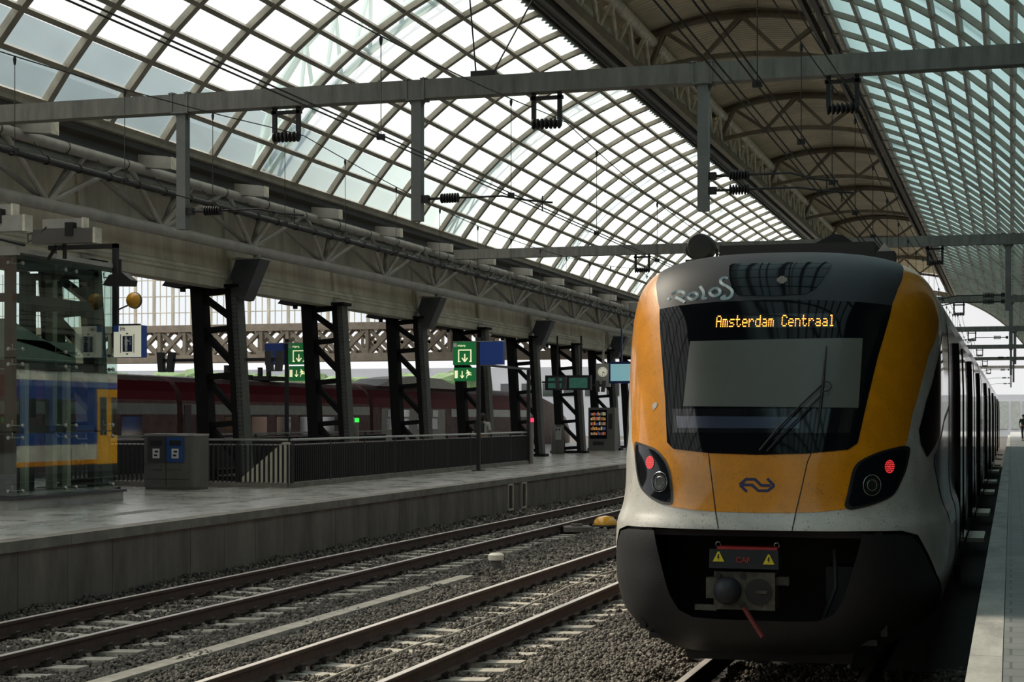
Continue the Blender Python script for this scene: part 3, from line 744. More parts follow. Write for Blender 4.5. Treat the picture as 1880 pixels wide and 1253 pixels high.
# overhead lines per track
def overhead(x,label,zc,zm,wires,step,y0,ph):
    t=empty('overhead_line',(x,0,0),label,'overhead line','overhead lines')
    for dx in wires:
        MB().tube([(dx,2,zc),(dx,150,zc)],.0085,5).build('contact_wire',M['roofgear'],t)
    def sag(y): 
        u=((y-23)/23.45)%1; return zm-.45*4*u*(1-u)*1.0
    for dx in ((0,) if len(wires)<3 else (0,.16)):
        MB().tube([(dx,y,sag(y)) for y in linspace(2,150,120)],.0075,5).build('messenger_wire',M['roofgear'],t)
    y=ph
    while y<95:
        mb=MB(); mb.tube([(0,y,zc+.02),(0,y,sag(y))],.005,4); mb.box(-.04,.04,y-.02,y+.02,zc-.02,zc+.035); mb.lathe([(.012,-.09),(.022,-.03),(.01,0)],'z',(0,y,sag(y)),6)
        mb.build('dropper',M['roofgear'],t); y+=step
overhead(-10.08,'overhead wires above the shaded track by the left platform',5.10,6.50,(0,),2.3,0,15.55)
overhead(-6.05,'overhead wires above the empty middle track',5.10,6.50,(-.03,.06),4.58,0,15.8)
overhead(-2.05,'overhead wires above the yellow train',5.10,6.45,(-.25,-.18,0,.06),3.1,0,14.2)
# ---------------------------------------------------------------- riveted columns along the platform
def col_x(z,side):   # lean of the column edges with height
    u=(z-PZ)/(5.4-PZ)
    if side<0: return -18.70-.27*u
    return -17.46-.28*u-.10*sin(pi*u)*0
def column_proto():
    t=empty('lattice_column',(0,0,0)); X=-18.1
    zs=linspace(PZ,5.42,10)
    def leg(side,w,dy,name,m):
        mb=MB(); v=[]
        for z in zs:
            xe=col_x(z,side)-X; xa,xb=(xe,xe+w) if side<0 else (xe-w,xe)
            v+=[(xa,-dy,z-PZ),(xb,-dy,z-PZ),(xb,dy,z-PZ),(xa,dy,z-PZ)]
        mb.add(v,[(i*4+k,i*4+(k+1)%4,i*4+4+(k+1)%4,i*4+4+k) for i in range(9) for k in range(4)]+[(0,3,2,1),(36,37,38,39)])
        if side>0:
            for i in range(46):
                z=PZ+.1+i*.1; xe=col_x(z,1)-X
                for q in (.03,.12): mb.box(xe-q-.012,xe-q+.012,-dy-.008,-dy,z-PZ,z-PZ+.024,M['black'])
        return mb.build(name,m,t)
    leg(-1,.31,.19,'leg',M['black']); 
    mb=MB(); v=[]
    for z in zs:
        xe=col_x(z,1)-X-.15; v+=[(xe-.17,-.17,z-PZ),(xe,-.17,z-PZ),(xe,.17,z-PZ),(xe-.17,.17,z-PZ)]
    mb.add(v,[(i*4+k,i*4+(k+1)%4,i*4+4+(k+1)%4,i*4+4+k) for i in range(9) for k in range(4)]+[(0,3,2,1),(36,37,38,39)]); mb.build('leg',M['black'],t)
    leg(1,.15,.20,'flange_plate',M['flange'])
    for i,z in enumerate((1.0,2.14,3.30,4.42,5.32)):
        x0=col_x(z,-1)-X+.28; x1=col_x(z,1)-X-.3
        MB().bar((x0,0,z-PZ-.02),(x1,0,z-PZ+.03),.26,.13).build('strut',M['black'],t)
        # rounded gusset at the left end under each strut
        mb=MB(); r=.20; pl=[(x0,z-PZ),(x0+r,z-PZ)]+[(x0+r-r*sin(q),z-PZ-.06-r+r*cos(q)) for q in linspace(0,pi/2,6)]
        mb.prism(pl,-.03,.03,'xz'); 
        mb.prism([(x1+.02,z-PZ),(x1-.18,z-PZ)]+[(x1-.18+.2*sin(q),z-PZ+.06+.2-.2*cos(q)) for q in linspace(0,pi/2,6)],-.03,.03,'xz')
        mb.build('gusset',M['black'],t)
        if i<4:
            z2=(2.14,3.30,4.42,5.32)[i]
            xa=col_x(z2,-1)-X+.26; xb=col_x(z,1)-X-.28
            MB().bar((xa,0,z2-PZ-.10),(xb,0,z-PZ+.28),.22,.13).build('diagonal',M['black'],t)
    MB().box(-.85,.75,-.28,.28,0,.10).box(-.95,.45,-.3,.3,4.62,4.70).build('base_plate',M['black'],t)
    return t
cp=column_proto(); CK={}
for c in bpy.data.objects:
    if c.parent: CK.setdefault(c.parent.name,[]).append(c)
for k in range(-2,14):
    y=YB+6.62*k
    o=cp if k==-2 else copy_tree(cp,None,CK)
    o.location=(-18.1,y,PZ)
    tag(o,{-2:'black riveted lattice column hidden behind the lift shaft, closest to the camera',-1:'black riveted lattice column seen through the upper lift glass',0:'black riveted lattice column behind the pair of waste bins'}.get(k,'black riveted lattice column along the left platform, %s one after the column behind the bins'%ORD[max(k-1,0)]),'column','riveted columns along the platform')
# dark tapered brackets from column to truss
def bracket(i,y):
    t=empty('truss_bracket',(-17.7,y,5.1),'dark tapered steel bracket carrying the grey truss, %s from the camera'%ORD[i],'bracket','truss brackets on the columns')
    mb=MB(); pl=[(.62,.97),(.0,1.02),(-.15,.60),(.0,.10),(.10,0),(.20,.02)]
    mb.prism(pl,-.28,.28,'xz'); mb.build('arm',M['bracket'],t)
    mb=MB(); mb.box(-.1,.66,-.3,.3,.97,1.0); mb.lathe([(.09,1.0),(.09,1.14)],'z',(.4,0,0),12); mb.build('cap_plate',M['truss'],t)
M['bracket']=mat('bracket_dark_blue_grey',(.055,.06,.068),.5,0,.3,3)
for i,k in enumerate(range(-1,7)): bracket(i,YB+13.24*k)
# dark floodlights sitting at the column heads
fl=None
for k in range(0,9):
    y=YB+6.62*k
    if fl is None:
        t=empty('floodlight',(0,0,0)); mb=MB(); mb.prism([(-.42,-.04),(-.28,.12),(.05,.20),(.36,.10),(.30,-.06),(-.12,-.10)],-.26,.26,'xz'); mb.build('hood',M['roofgear'],t)
        MB().box(-.05,.05,-.05,.05,-.18,-.04).build('bracket_arm',M['roofgear'],t); fl=t; FK={t.name:[c for c in bpy.data.objects if c.parent==t]}; o=t
    else: o=copy_tree(fl,None,FK)
    o.location=(-19.05,y-.4,5.50); tag(o,'dark hooded floodlight on the head of the %s riveted column in the row'%ORD[k],'lamp','floodlights on the columns')
# ---------------------------------------------------------------- lift shaft
def lift():
    X0,X1,Y0,Y1=-17.5,-15.45,23.9,27.1
    t=empty('glass_lift',(X0+1,Y0+1.6,PZ),'glass lift shaft with dark steel frame at the near end of the left platform','lift')
    o=Vector((X0+1,Y0+1.6,PZ))
    def W(mb):  # shift to local
        mb.v=[(v[0]-o.x,v[1]-o.y,v[2]-o.z) for v in mb.v]; return mb
    mb=MB().box(X0-.05,X1+.05,Y0-.05,Y1+.12,PZ,PZ+.17).box(X0-.06,X1+.10,Y0-.10,Y1+.16,PZ+.17,PZ+.215,M['bin_dark']); W(mb).build('plinth',M['stoneedge'],t)
    mb=MB()
    for x,y in ((X1-.35,Y0+.35),(X1-.35,Y1-.25),(X0+.3,Y0+.35),(X0+.3,Y1-.25)): mb.box(x-.07,x+.07,y-.07,y+.07,PZ+.2,4.95)
    for z in (2.09,3.18,4.28,4.85):
        mb.box(X0+.25,X1-.28,Y0+.29,Y0+.41,z-.07,z+.07).box(X1-.41,X1-.29,Y0+.3,Y1-.2,z-.07,z+.07).box(X0+.25,X1-.28,Y1-.31,Y1-.19,z-.06,z+.06)
    W(mb).build('steel_frame',M['lift_frame'],t)
    mb=MB()
    for y in (24.6,25.9): mb.box(X1-.36,X1-.26,y-.055,y+.055,PZ+.2,3.2)
    mb.box(X0+.7,X0+.85,Y1-.2,Y1-.05,PZ+.2,4.9)
    W(mb).build('guide_rail',M['lift_beige'],t)
    MBW=W(MB().box(X0+.5,X1-.55,Y0+.6,Y1-.5,3.16,3.62).prism([(Y0+.6,3.62),(Y1-.5,3.35),(Y0+.6,3.95)],X0+.5,X1-.55,'yz')); MBW.build('lift_car',M['lift_green'],t)
    W(MB().box(X0+.5,X0+.6,Y0+.3,Y1-.4,PZ+.2,2.0).box(X0+.6,X1-1.0,Y0+.55,Y0+.6,PZ+.2,2.1).box(X0+.4,X0+.6,Y1-.5,Y1-.35,2.3,4.8)).build('shaft_equipment',M['blk'],t)
    W(MB().box(X0-.1,X1+.02,Y0-.03,Y1+.05,4.98,5.06).box(X0-.12,X1+.06,Y0-.06,Y0,4.93,5.08)).build('roof_edge',M['truss'],t)
    # glass panes with point fittings
    def pane(x0,x1,y0,y1,z0,z1):
        mb=W(MB().box(x0,x1,y0,y1,z0,z1)); p=mb.build('glass_pane',M['liftglass'],t)
        lon=abs(y1-y0)>.1
        for u in (.10,.90):
            for w in (.08,.92):
                f=MB()
                z=z0+(z1-z0)*w
                if lon:
                    y=y0+(y1-y0)*u; f.lathe([(.03,-.02),(.035,0),(.028,.018)],'x',(x1,y,z),12).tube([(x0,y,z),(x0-.18,y,z),(x0-.18,y,z+.09)],.012,5)
                else:
                    x=x0+(x1-x0)*u; f.lathe([(.028,-.018),(.035,0),(.03,.02)],'y',(x,y0,z),12).tube([(x,y1,z),(x,y1+.18,z)],.012,5)
                W(f).build('point_fitting',M['steel'],p)
    for z0,z1 in ((PZ+.23,2.05),(2.07,3.26),(3.28,4.95)):
        for y0,y1 in ((Y0,25.53),(25.55,Y1)): pane(X1-.012,X1,y0,y1,z0,z1)
        pane(X0+.6,X1-.015,Y0,Y0+.012,z0,z1)
        pane(X0+.6,X1-.015,Y1-.012,Y1,z0,z1)
    W(MB().box(X0-.02,X0+.6,Y0,Y0+.05,PZ+.2,4.95)).build('side_panel',M['blk'],t)
M['lift_frame']=mat('lift_frame_steel',(.045,.047,.045),.45,.2,.25,4)
M['lift_beige']=mat('lift_guide_beige',(.38,.36,.28),.5,0,.2,3)
M['lift_green']=mat('lift_car_pale_green',(.35,.42,.36),.5,0,.15,2)
lift()
t=empty('gallows_frame',(-15.40,26.95,5.0),'black square-section frame standing at the top right corner of the glass lift','frame')
MB().box(-.045,.045,-.045,.045,-1.45,.42).box(-1.35,.045,-.045,.045,.34,.42).box(-1.3,-1.22,-.04,.04,.08,.34).build('frame_tube',M['blk'],t)
# lit lift sign
t=empty('lift_sign',(-15.065,26.8,3.66),'white and blue illuminated lift sign beside the glass shaft','sign')
MB().box(-.275,.275,-.02,.18,-.29,.28).build('box_housing',M['sign_blue'],t)
MB().box(-.27,.27,-.032,-.02,-.285,.275).build('lit_face',M['sign_white'],t)
MB().box(-.27,-.17,-.040,-.030,.165,.275).build('corner_square',M['sign_blue'],t)
text_mesh('lettering','lift',.10,M['logo'],t,Matrix.Translation((-.14,-.038,.185))@FACE)
mb=MB().box(-.09,.10,-.040,-.030,-.19,.09).box(-.135,-.125,-.040,-.030,-.21,.12).box(.13,.14,-.040,-.030,-.21,.12)
mb.prism([(-.03,.12),(.03,.12),(0,.15)],-.04,-.03,'xz').prism([(-.03,-.22),(.03,-.22),(0,-.25)],-.04,-.03,'xz'); mb.build('pictogram_panel',M['logo'],t)
mb=MB().lathe([(.022,-.046),(.022,-.042)],'y',(-.02,0,.06),12).box(-.045,.01,-.046,-.04,-.08,.035).box(-.04,-.02,-.046,-.04,-.18,-.08).box(-.012,.006,-.046,-.04,-.18,-.08)
mb.bar((.005,-.043,.02),(.05,-.043,-.01),.006,.016)
for a in range(2):
    for b in range(4): mb.box(.055+.02*a,.065+.02*a,-.046,-.04,-.06+.035*b,-.045+.035*b)
mb.build('pictogram_figure',M['paper'],t)
MB().box(-.2,.2,.02,.1,.28,.31).box(-.275,-.25,.05,.1,-.29,.9).build('bracket_arm',M['blk'],t)
t=empty('round_lamp',(-15.07,27.0,4.40),'small round amber lamp on an arm next to the black frame of the lift','lamp')
MB().lathe([(.02,-.13),(.10,-.09),(.14,-.02),(.14,.02)],'y',n=20).build('amber_lens',M['yellow'],t)
MB().lathe([(.145,.0),(.15,.05),(.10,.10),(.03,.12)],'y',n=20).tube([(-.05,.05,-.05),(-.3,0,-.16)],.015,6).build('lamp_body',M['bin_dark'],t)
# box floodlights over the lift
for i,(x,y,z) in enumerate(((-14.92,24.5,5.28),(-14.75,22.2,5.22))):
    t=empty('box_floodlight',(x,y,z),('pair of long grey box lights on a short mast above the lift roof','long pale box lights on a slanting stay, cut by the left edge of the photo')[i],'lamp','box lights above the lift')
    o=MB().box(-.58,.56,-.10,.10,-.12,.12).build('lower_light_box',M['bin'] if i==0 else M['truss'],t); MB().box(.56,.60,-.11,.11,-.125,.125).build('end_cap',M['cream'],o)
    o=MB().box(-.44,.30,.0,.16,.14,.30).build('upper_light_box',M['truss'],t); MB().box(.30,.33,-.01,.17,.13,.31).build('end_cap',M['cream'],o)
    mb=MB().tube([(-.05,.05,-.12),(-.05,.05,-.36)],.035,8).bar((-.2,.05,-.14),(-.36,.05,-.36),.03,.05)
    if i==1: mb.tube([(-.4,.05,-.1),(-.7,1.9,-.1)],.03,6)
    mb.build('mast',M['roofgear'],t)
    mb=MB().tube([(-.55,0,.1),(-.68,-.05,.05),(-.66,-.08,-.08),(-.5,-.08,-.02),(-.3,-.1,.16)],.012,5)
    mb.build('cable_loop',M['roofgear'],t); MB().box(.05,.2,-.12,0,.0,.22).build('gear_box',M['roofgear'],t)
t=empty('camera_housing',(-15.0,26.4,4.72),'dark hooded camera housing under the arm of the black frame','camera')
MB().prism([(-.28,-.10),(-.15,.08),(.10,.12),(.28,-.02),(.26,-.12)],-.12,.12,'xz').box(-.02,.02,-.02,.02,.1,.36).build('hood',M['roofgear'],t)
# ---------------------------------------------------------------- waste bins
t=empty('waste_bin_pair',(-16.8,31.9,PZ),'double grey waste bin with blue paper side in front of the railing','bin')
pl=[(-.60,-.28),(.42,-.28)]+[(.42+.19*sin(q),-.09-.19*cos(q)) for q in linspace(0,pi/2,6)]+[(.61,.28),(-.60,.28)]
MB().prism(pl,.05,1.13,'xy').prism([(a*.97,b*.95) for a,b in pl],0,.05,'xy').build('body',M['bin'],t)
pl2=[(a*1.01,b*1.02) for a,b in pl]; MB().prism(pl2,1.13,1.17,'xy').build('lid_rim',M['steel'],t)
for x,m,nm in ((-.31,M['bin_dark'],'residual_side'),(.13,M['bin_blue'],'paper_side')):
    p=MB().box(x-.20,x+.20,-.30,-.275,.58,1.11).build(nm,m,t)
    MB().box(x-.13,x+.13,-.306,-.298,.93,1.03).build('slot',M['blk'],p)
    MB().box(x-.08,x+.08,-.306,-.298,.66,.86).build('pictogram',M['paper'],p)
    MB().box(x-.045,x+.03,-.312,-.304,.70,.74).box(x-.03,x+.05,-.312,-.304,.78,.82).build('pictogram_mark',M['blk'],p)
    MB().box(x-.12,x+.12,-.292,-.275,.42,.52).box(x-.10,x+.10,-.298,-.29,.44,.50).build('handle_plate',M['bin'],p)
MB().box(-.095,-.085,-.284,-.275,.06,1.1).box(-.58,.45,-.283,-.275,.22,.23).build('door_joint',M['blk'],t)
# ---------------------------------------------------------------- railings
def railing(name,p0,p1,label,h=1.03,pitch=.11,flat=True,mslat=None):
    p0,p1=Vector(p0),Vector(p1); d=p1-p0; L=d.length; t=empty(name,p0,label,'railing',rz=atan2(d.y,d.x))
    mb=MB(); mb.box(0,L,-.07,.07,0,.10); mb.build('kerb',M['lip'],t)
    mb=MB(); n=int(L/pitch)
    for i in range(n+1): mb.box(i*pitch-.012,i*pitch+.012,-.03,.03,.10,h-.10)
    mb.build('slat_infill',mslat or M['rail_dark'],t)
    MB().box(0,L,-.025,.025,.09,.12).box(0,L,-.02,.02,h-.12,h-.09).build('rail_bar',M['steel'] if flat else M['rail_dark'],t)
    mb=MB(); mb.tube([(0,0,h),(L,0,h)],.028,10); mb.build('handrail',M['steel'],t)
    x=.05
    while x<L: MB().box(x-.02,x+.02,-.03,.03,.05,h-.02).build('post',M['rail_dark'],t); x+=2.2
railing('railing',(-14.83,33.35,PZ),(-15.2,53.1,PZ),'long black slatted railing with steel handrail facing the tracks')
railing('railing',(-20.5,33.35,PZ),(-14.88,33.30,PZ),'short black slatted railing behind the waste bins across the platform')
railing('railing',(-20.7,35.4,PZ),(-20.9,55,PZ),'railing on the far side of the stairwell behind the riveted columns',1.05)
railing('railing',(-15.3,53.2,PZ),(-17.2,53.4,PZ),'short end railing where the steel post with red light stands')
t=empty('stair_stringer',(-16.9,35.3,PZ),'pale sloping stair side seen through the railing behind the bins','stair')
MB().prism([(-.2,.0),(1.2,.0),(1.2,.95),(1.0,.95)],0,.1,'xz').build('side_slab',M['girder'],t)
def light_post(x,y,m,label):
    t=empty('light_post',(x,y,PZ),label,'post'); MB().box(-.05,.05,-.05,.05,0,1.34).build('post',M['post_pale'],t); MB().box(-.055,.055,-.055,.055,1.36,1.50).build('lamp',m,t)
M['post_pale']=mat('pale_steel_post',(.42,.36,.33),.45,.3,.15,3)
M['red_light']=mat('red_signal_light',(.9,.05,.1),.4,0,0,1,emit=(1,.04,.10),es=1.6)
M['green_light']=mat('green_signal_light',(.05,.8,.1),.4,0,0,1,emit=(.03,1,.06),es=1.4)
light_post(-15.14,53.4,M['red_light'],'pale steel post with small red light at the end of the long railing')
light_post(-20.76,52,M['green_light'],'pale steel post with small green light behind the riveted columns')
# ---------------------------------------------------------------- exit signs on poles
def exit_sign(px,y,gx0,gx1,bx0,bx1,z0,z1,z2,z3,ztop,label):
    t=empty('exit_sign',(px,y,PZ),label,'sign','green exit signs on poles'); f=lambda x:x-px; g=lambda z:z-PZ
    MB().box(-.05,.05,-.05,.05,0,g(ztop)).box(-.16,.16,-.16,.16,0,.03).build('pole',M['blk'],t)
    s=MB().box(f(gx0),f(gx1),-.09,.09,g(z0),g(z1)).build('upper_sign',M['sign_green'],t)
    cx=(f(gx0)+f(gx1))/2; w=(gx1-gx0); cz=(g(z0)+g(z1))/2
    mb=MB(); Y=-.10
    mb.box(cx-.26*w,cx-.21*w,Y,Y+.01,cz-.38*w,cz+.12*w).box(cx+.31*w,cx+.36*w,Y,Y+.01,cz-.38*w,cz+.12*w).box(cx-.26*w,cx+.36*w,Y,Y+.01,cz+.12*w,cz+.17*w)
    mb.box(cx-.26*w,cx-.15*w,Y,Y+.01,cz-.38*w,cz-.335*w).box(cx+.25*w,cx+.36*w,Y,Y+.01,cz-.38*w,cz-.335*w)
    mb.box(cx+.025*w,cx+.075*w,Y,Y+.01,cz-.34*w,cz-.02*w).bar((cx+.05*w,Y+.005,cz-.37*w),(cx-.08*w,Y+.005,cz-.2*w),.01,.05*w).bar((cx+.05*w,Y+.005,cz-.37*w),(cx+.18*w,Y+.005,cz-.2*w),.01,.05*w)
    mb.build('arrow_mark',M['sign_lit'],s)
    MB().box(cx-.48*w,cx-.33*w,Y,Y+.01,cz+.28*w,cz+.45*w).build('white_square',M['paper'],s)
    text_mesh('lettering','uitgang',.13*w,M['sign_lit'],s,Matrix.Translation((cx-.29*w,Y,cz+.31*w))@FACE)
    s=MB().box(f(gx0)+.02,f(gx1),-.08,.08,g(z2),g(z3)).build('lower_sign',M['sign_green'],t); cz=(g(z2)+g(z3))/2
    mb=MB(); mb.box(cx-.42*w,cx-.28*w,Y,Y+.01,cz-.17*w,cz+.17*w)
    mb.box(cx-.09*w,cx-.05*w,Y,Y+.01,cz-.13*w,cz+.15*w).bar((cx-.07*w,Y+.005,cz-.16*w),(cx-.15*w,Y+.005,cz-.05*w),.01,.035*w).bar((cx-.07*w,Y+.005,cz-.16*w),(cx+.01*w,Y+.005,cz-.05*w),.01,.035*w)
    mb.lathe([(.035*w,Y),(.035*w,Y+.01)],'y',(cx+.17*w,0,cz+.165*w),12)
    mb.bar((cx+.19*w,Y+.005,cz+.12*w),(cx+.24*w,Y+.005,cz-.01*w),.01,.08*w).bar((cx+.24*w,Y+.005,cz-.01*w),(cx+.15*w,Y+.005,cz-.06*w),.01,.05*w).bar((cx+.15*w,Y+.005,cz-.06*w),(cx+.13*w,Y+.005,cz-.17*w),.01,.045*w)
    mb.bar((cx+.25*w,Y+.005,cz-.0*w),(cx+.36*w,Y+.005,cz-.03*w),.01,.045*w).bar((cx+.21*w,Y+.005,cz+.11*w),(cx+.35*w,Y+.005,cz+.05*w),.01,.035*w).bar((cx+.19*w,Y+.005,cz+.11*w),(cx+.11*w,Y+.005,cz+.02*w),.01,.035*w)
    mb.build('running_figure',M['sign_lit'],s)
    p=MB().box(f(bx0),f(bx1),-.09,.09,g(z0),g(z1)).build('blue_sign',M['sign_blue'],t); p['label']='blank blue sign panel'
    MB().box(min(f(gx0),f(bx0)),max(f(gx1),f(bx1)),-.095,.095,g(z1),g(z1)+.02).build('top_trim',M['steel'],t)
exit_sign(-14.47,45.5,-15.2,-14.56,-14.40,-13.72,3.80,4.45,3.34,3.72,4.57,'green exit sign with blue panel on its right, pole in front of the long railing')
exit_sign(-21.85,48.8,-21.76,-21.1,-22.56,-21.93,3.97,4.64,3.46,3.92,4.78,'green exit sign with blue panel on its left, pole behind the stair railing')
t=empty('portal_frame',(-15.15,53.05,PZ),'thin dark portal frame from the exit sign pole to the end of the railing','frame')
MB().box(-.05,.05,-.05,.05,0,3.14).bar((.68,-7.5,3.02),(0,0,3.10),.05,.07).build('frame_tube',M['blk'],t)
# loudspeakers on arms
ls=None
for i,(x,y,z) in enumerate(((-16.75,36.7,3.65),(-19.6,36.7,3.65),(-16.75,63.2,3.65),(-16.75,69.8,3.65))):
    t=empty('loudspeaker_pair',(x,y,z),['pair of dark column loudspeakers right of the column behind the bins','pair of dark column loudspeakers left of the column behind the bins','pair of dark column loudspeakers beside the blue sign','pair of dark column loudspeakers by the departure screens'][i],'loudspeaker','loudspeakers on the columns')
    for dx,ti in ((-.13,.02),(.13,-.03)):
        MB().prism([(dx-.07+ti,-.25),(dx+.07+ti,-.25),(dx+.07-ti,.23),(dx-.07-ti,.23)],-.08,.08,'xz').build('loudspeaker_box',M['bin_dark'],t)
    MB().box(-.75 if x>-18 else -.2,.2 if x>-18 else .75,-.03,.12,.0,.07).build('arm',M['blk'],t)
# second bin, vending machine, clock, screens
t=empty('waste_bin',(-18.1,67.8,PZ),'tall narrow grey waste bin farther along the platform','bin')
MB().lathe([(.26,0),(.28,.03),(.28,1.15),(.26,1.22)],'z',n=8).build('body',M['bin'],t)
MB().box(-.02,.22,-.30,-.26,.60,1.12).build('front_panel',M['steel'],t); MB().box(-.0,.06,-.32,-.29,.98,1.06).box(.12,.18,-.32,-.29,.98,1.06).build('slot',M['blk'],t)
t=empty('vending_machine',(-18.0,75.2,PZ),'grey vending machine with lit rows of snacks beyond the narrow bin','vending machine')
MB().box(-.62,.62,0,.8,0,1.98).build('cabinet',M['bin'],t)
MB().box(-.55,.25,-.02,.01,.55,1.88).build('display_window',M['lens'],t)
mb=MB(); cols=[(.7,.35,.08),(.55,.1,.06),(.6,.55,.3),(.12,.12,.3),(.5,.3,.15)]
mm=[mat('snack_packet_%s'%'abcde'[i],c,.5,0,0,1,emit=c,es=.35) for i,c in enumerate(cols)]
random.seed(3)
for r in range(5):
    for c in range(9):
        x=-.50+.08*c; MB().box(x,x+.055,-.03,-.02,.72+.225*r,.72+.225*r+random.uniform(.1,.17)).build('snack_packet',mm[random.randrange(5)],t)

MB().box(.33,.50,-.02,.0,1.0,1.7).build('control_panel',M['blk'],t); MB().box(-.4,.1,-.02,.0,.25,.42).build('delivery_flap',M['blk'],t)
t=empty('platform_clock',(-16.7,70,4.12),'grey hanging box with round white station clock','clock')
MB().box(-.30,.30,0,.25,-.5,.5).box(-.04,.04,.08,.16,.5,1.8).build('housing',M['truss'],t)
c=MB().lathe([(.21,-.02),(.21,.0)],'y',(0,0,.14),28).build('dial',M['sign_white'],t)
mb=MB()
for k in range(12): q=k*pi/6; mb.bar((.16*sin(q),-.025,.14+.16*cos(q)),(.195*sin(q),-.025,.14+.195*cos(q)),.01,.018)
mb.bar((0,-.03,.14),(.11*sin(2.0),-.03,.14+.11*cos(2.0)),.01,.03).bar((0,-.03,.14),(.17*sin(3.1),-.03,.14+.17*cos(3.1)),.01,.02)
mb.build('clock_hands',M['blk'],c)
t=empty('platform_screen',(-15.45,68,4.17),'pale blue hanging information screen next to the clock','screen')
MB().box(-.52,.52,0,.22,-.45,.45).box(-.03,.03,.1,.16,.45,1.8).build('housing',M['navy'],t)
M['scr']=mat('screen_pale_blue',(.2,.4,.45),.3,0,.05,2,emit=(.25,.50,.55),es=.5); M['scr2']=mat('screen_dark_green',(.03,.09,.08),.3,0,.6,8,emit=(.03,.10,.07),es=.5)
MB().box(-.44,.44,-.012,0,-.35,.35).build('screen',M['scr'],t)
t=empty('departure_board',(-17.2,66,3.72),'wide dark departure board with two green lit screens','screen')
MB().box(-.95,.95,0,.25,-.30,.30).box(-.5,-.44,.1,.16,.3,1.9).box(.5,.56,.1,.16,.3,1.9).build('housing',M['blk'],t)
for a,b in ((-.82,-.06),(.06,.82)): MB().box(a,b,-.012,0,-.22,.20).build('screen',M['scr2'],t)
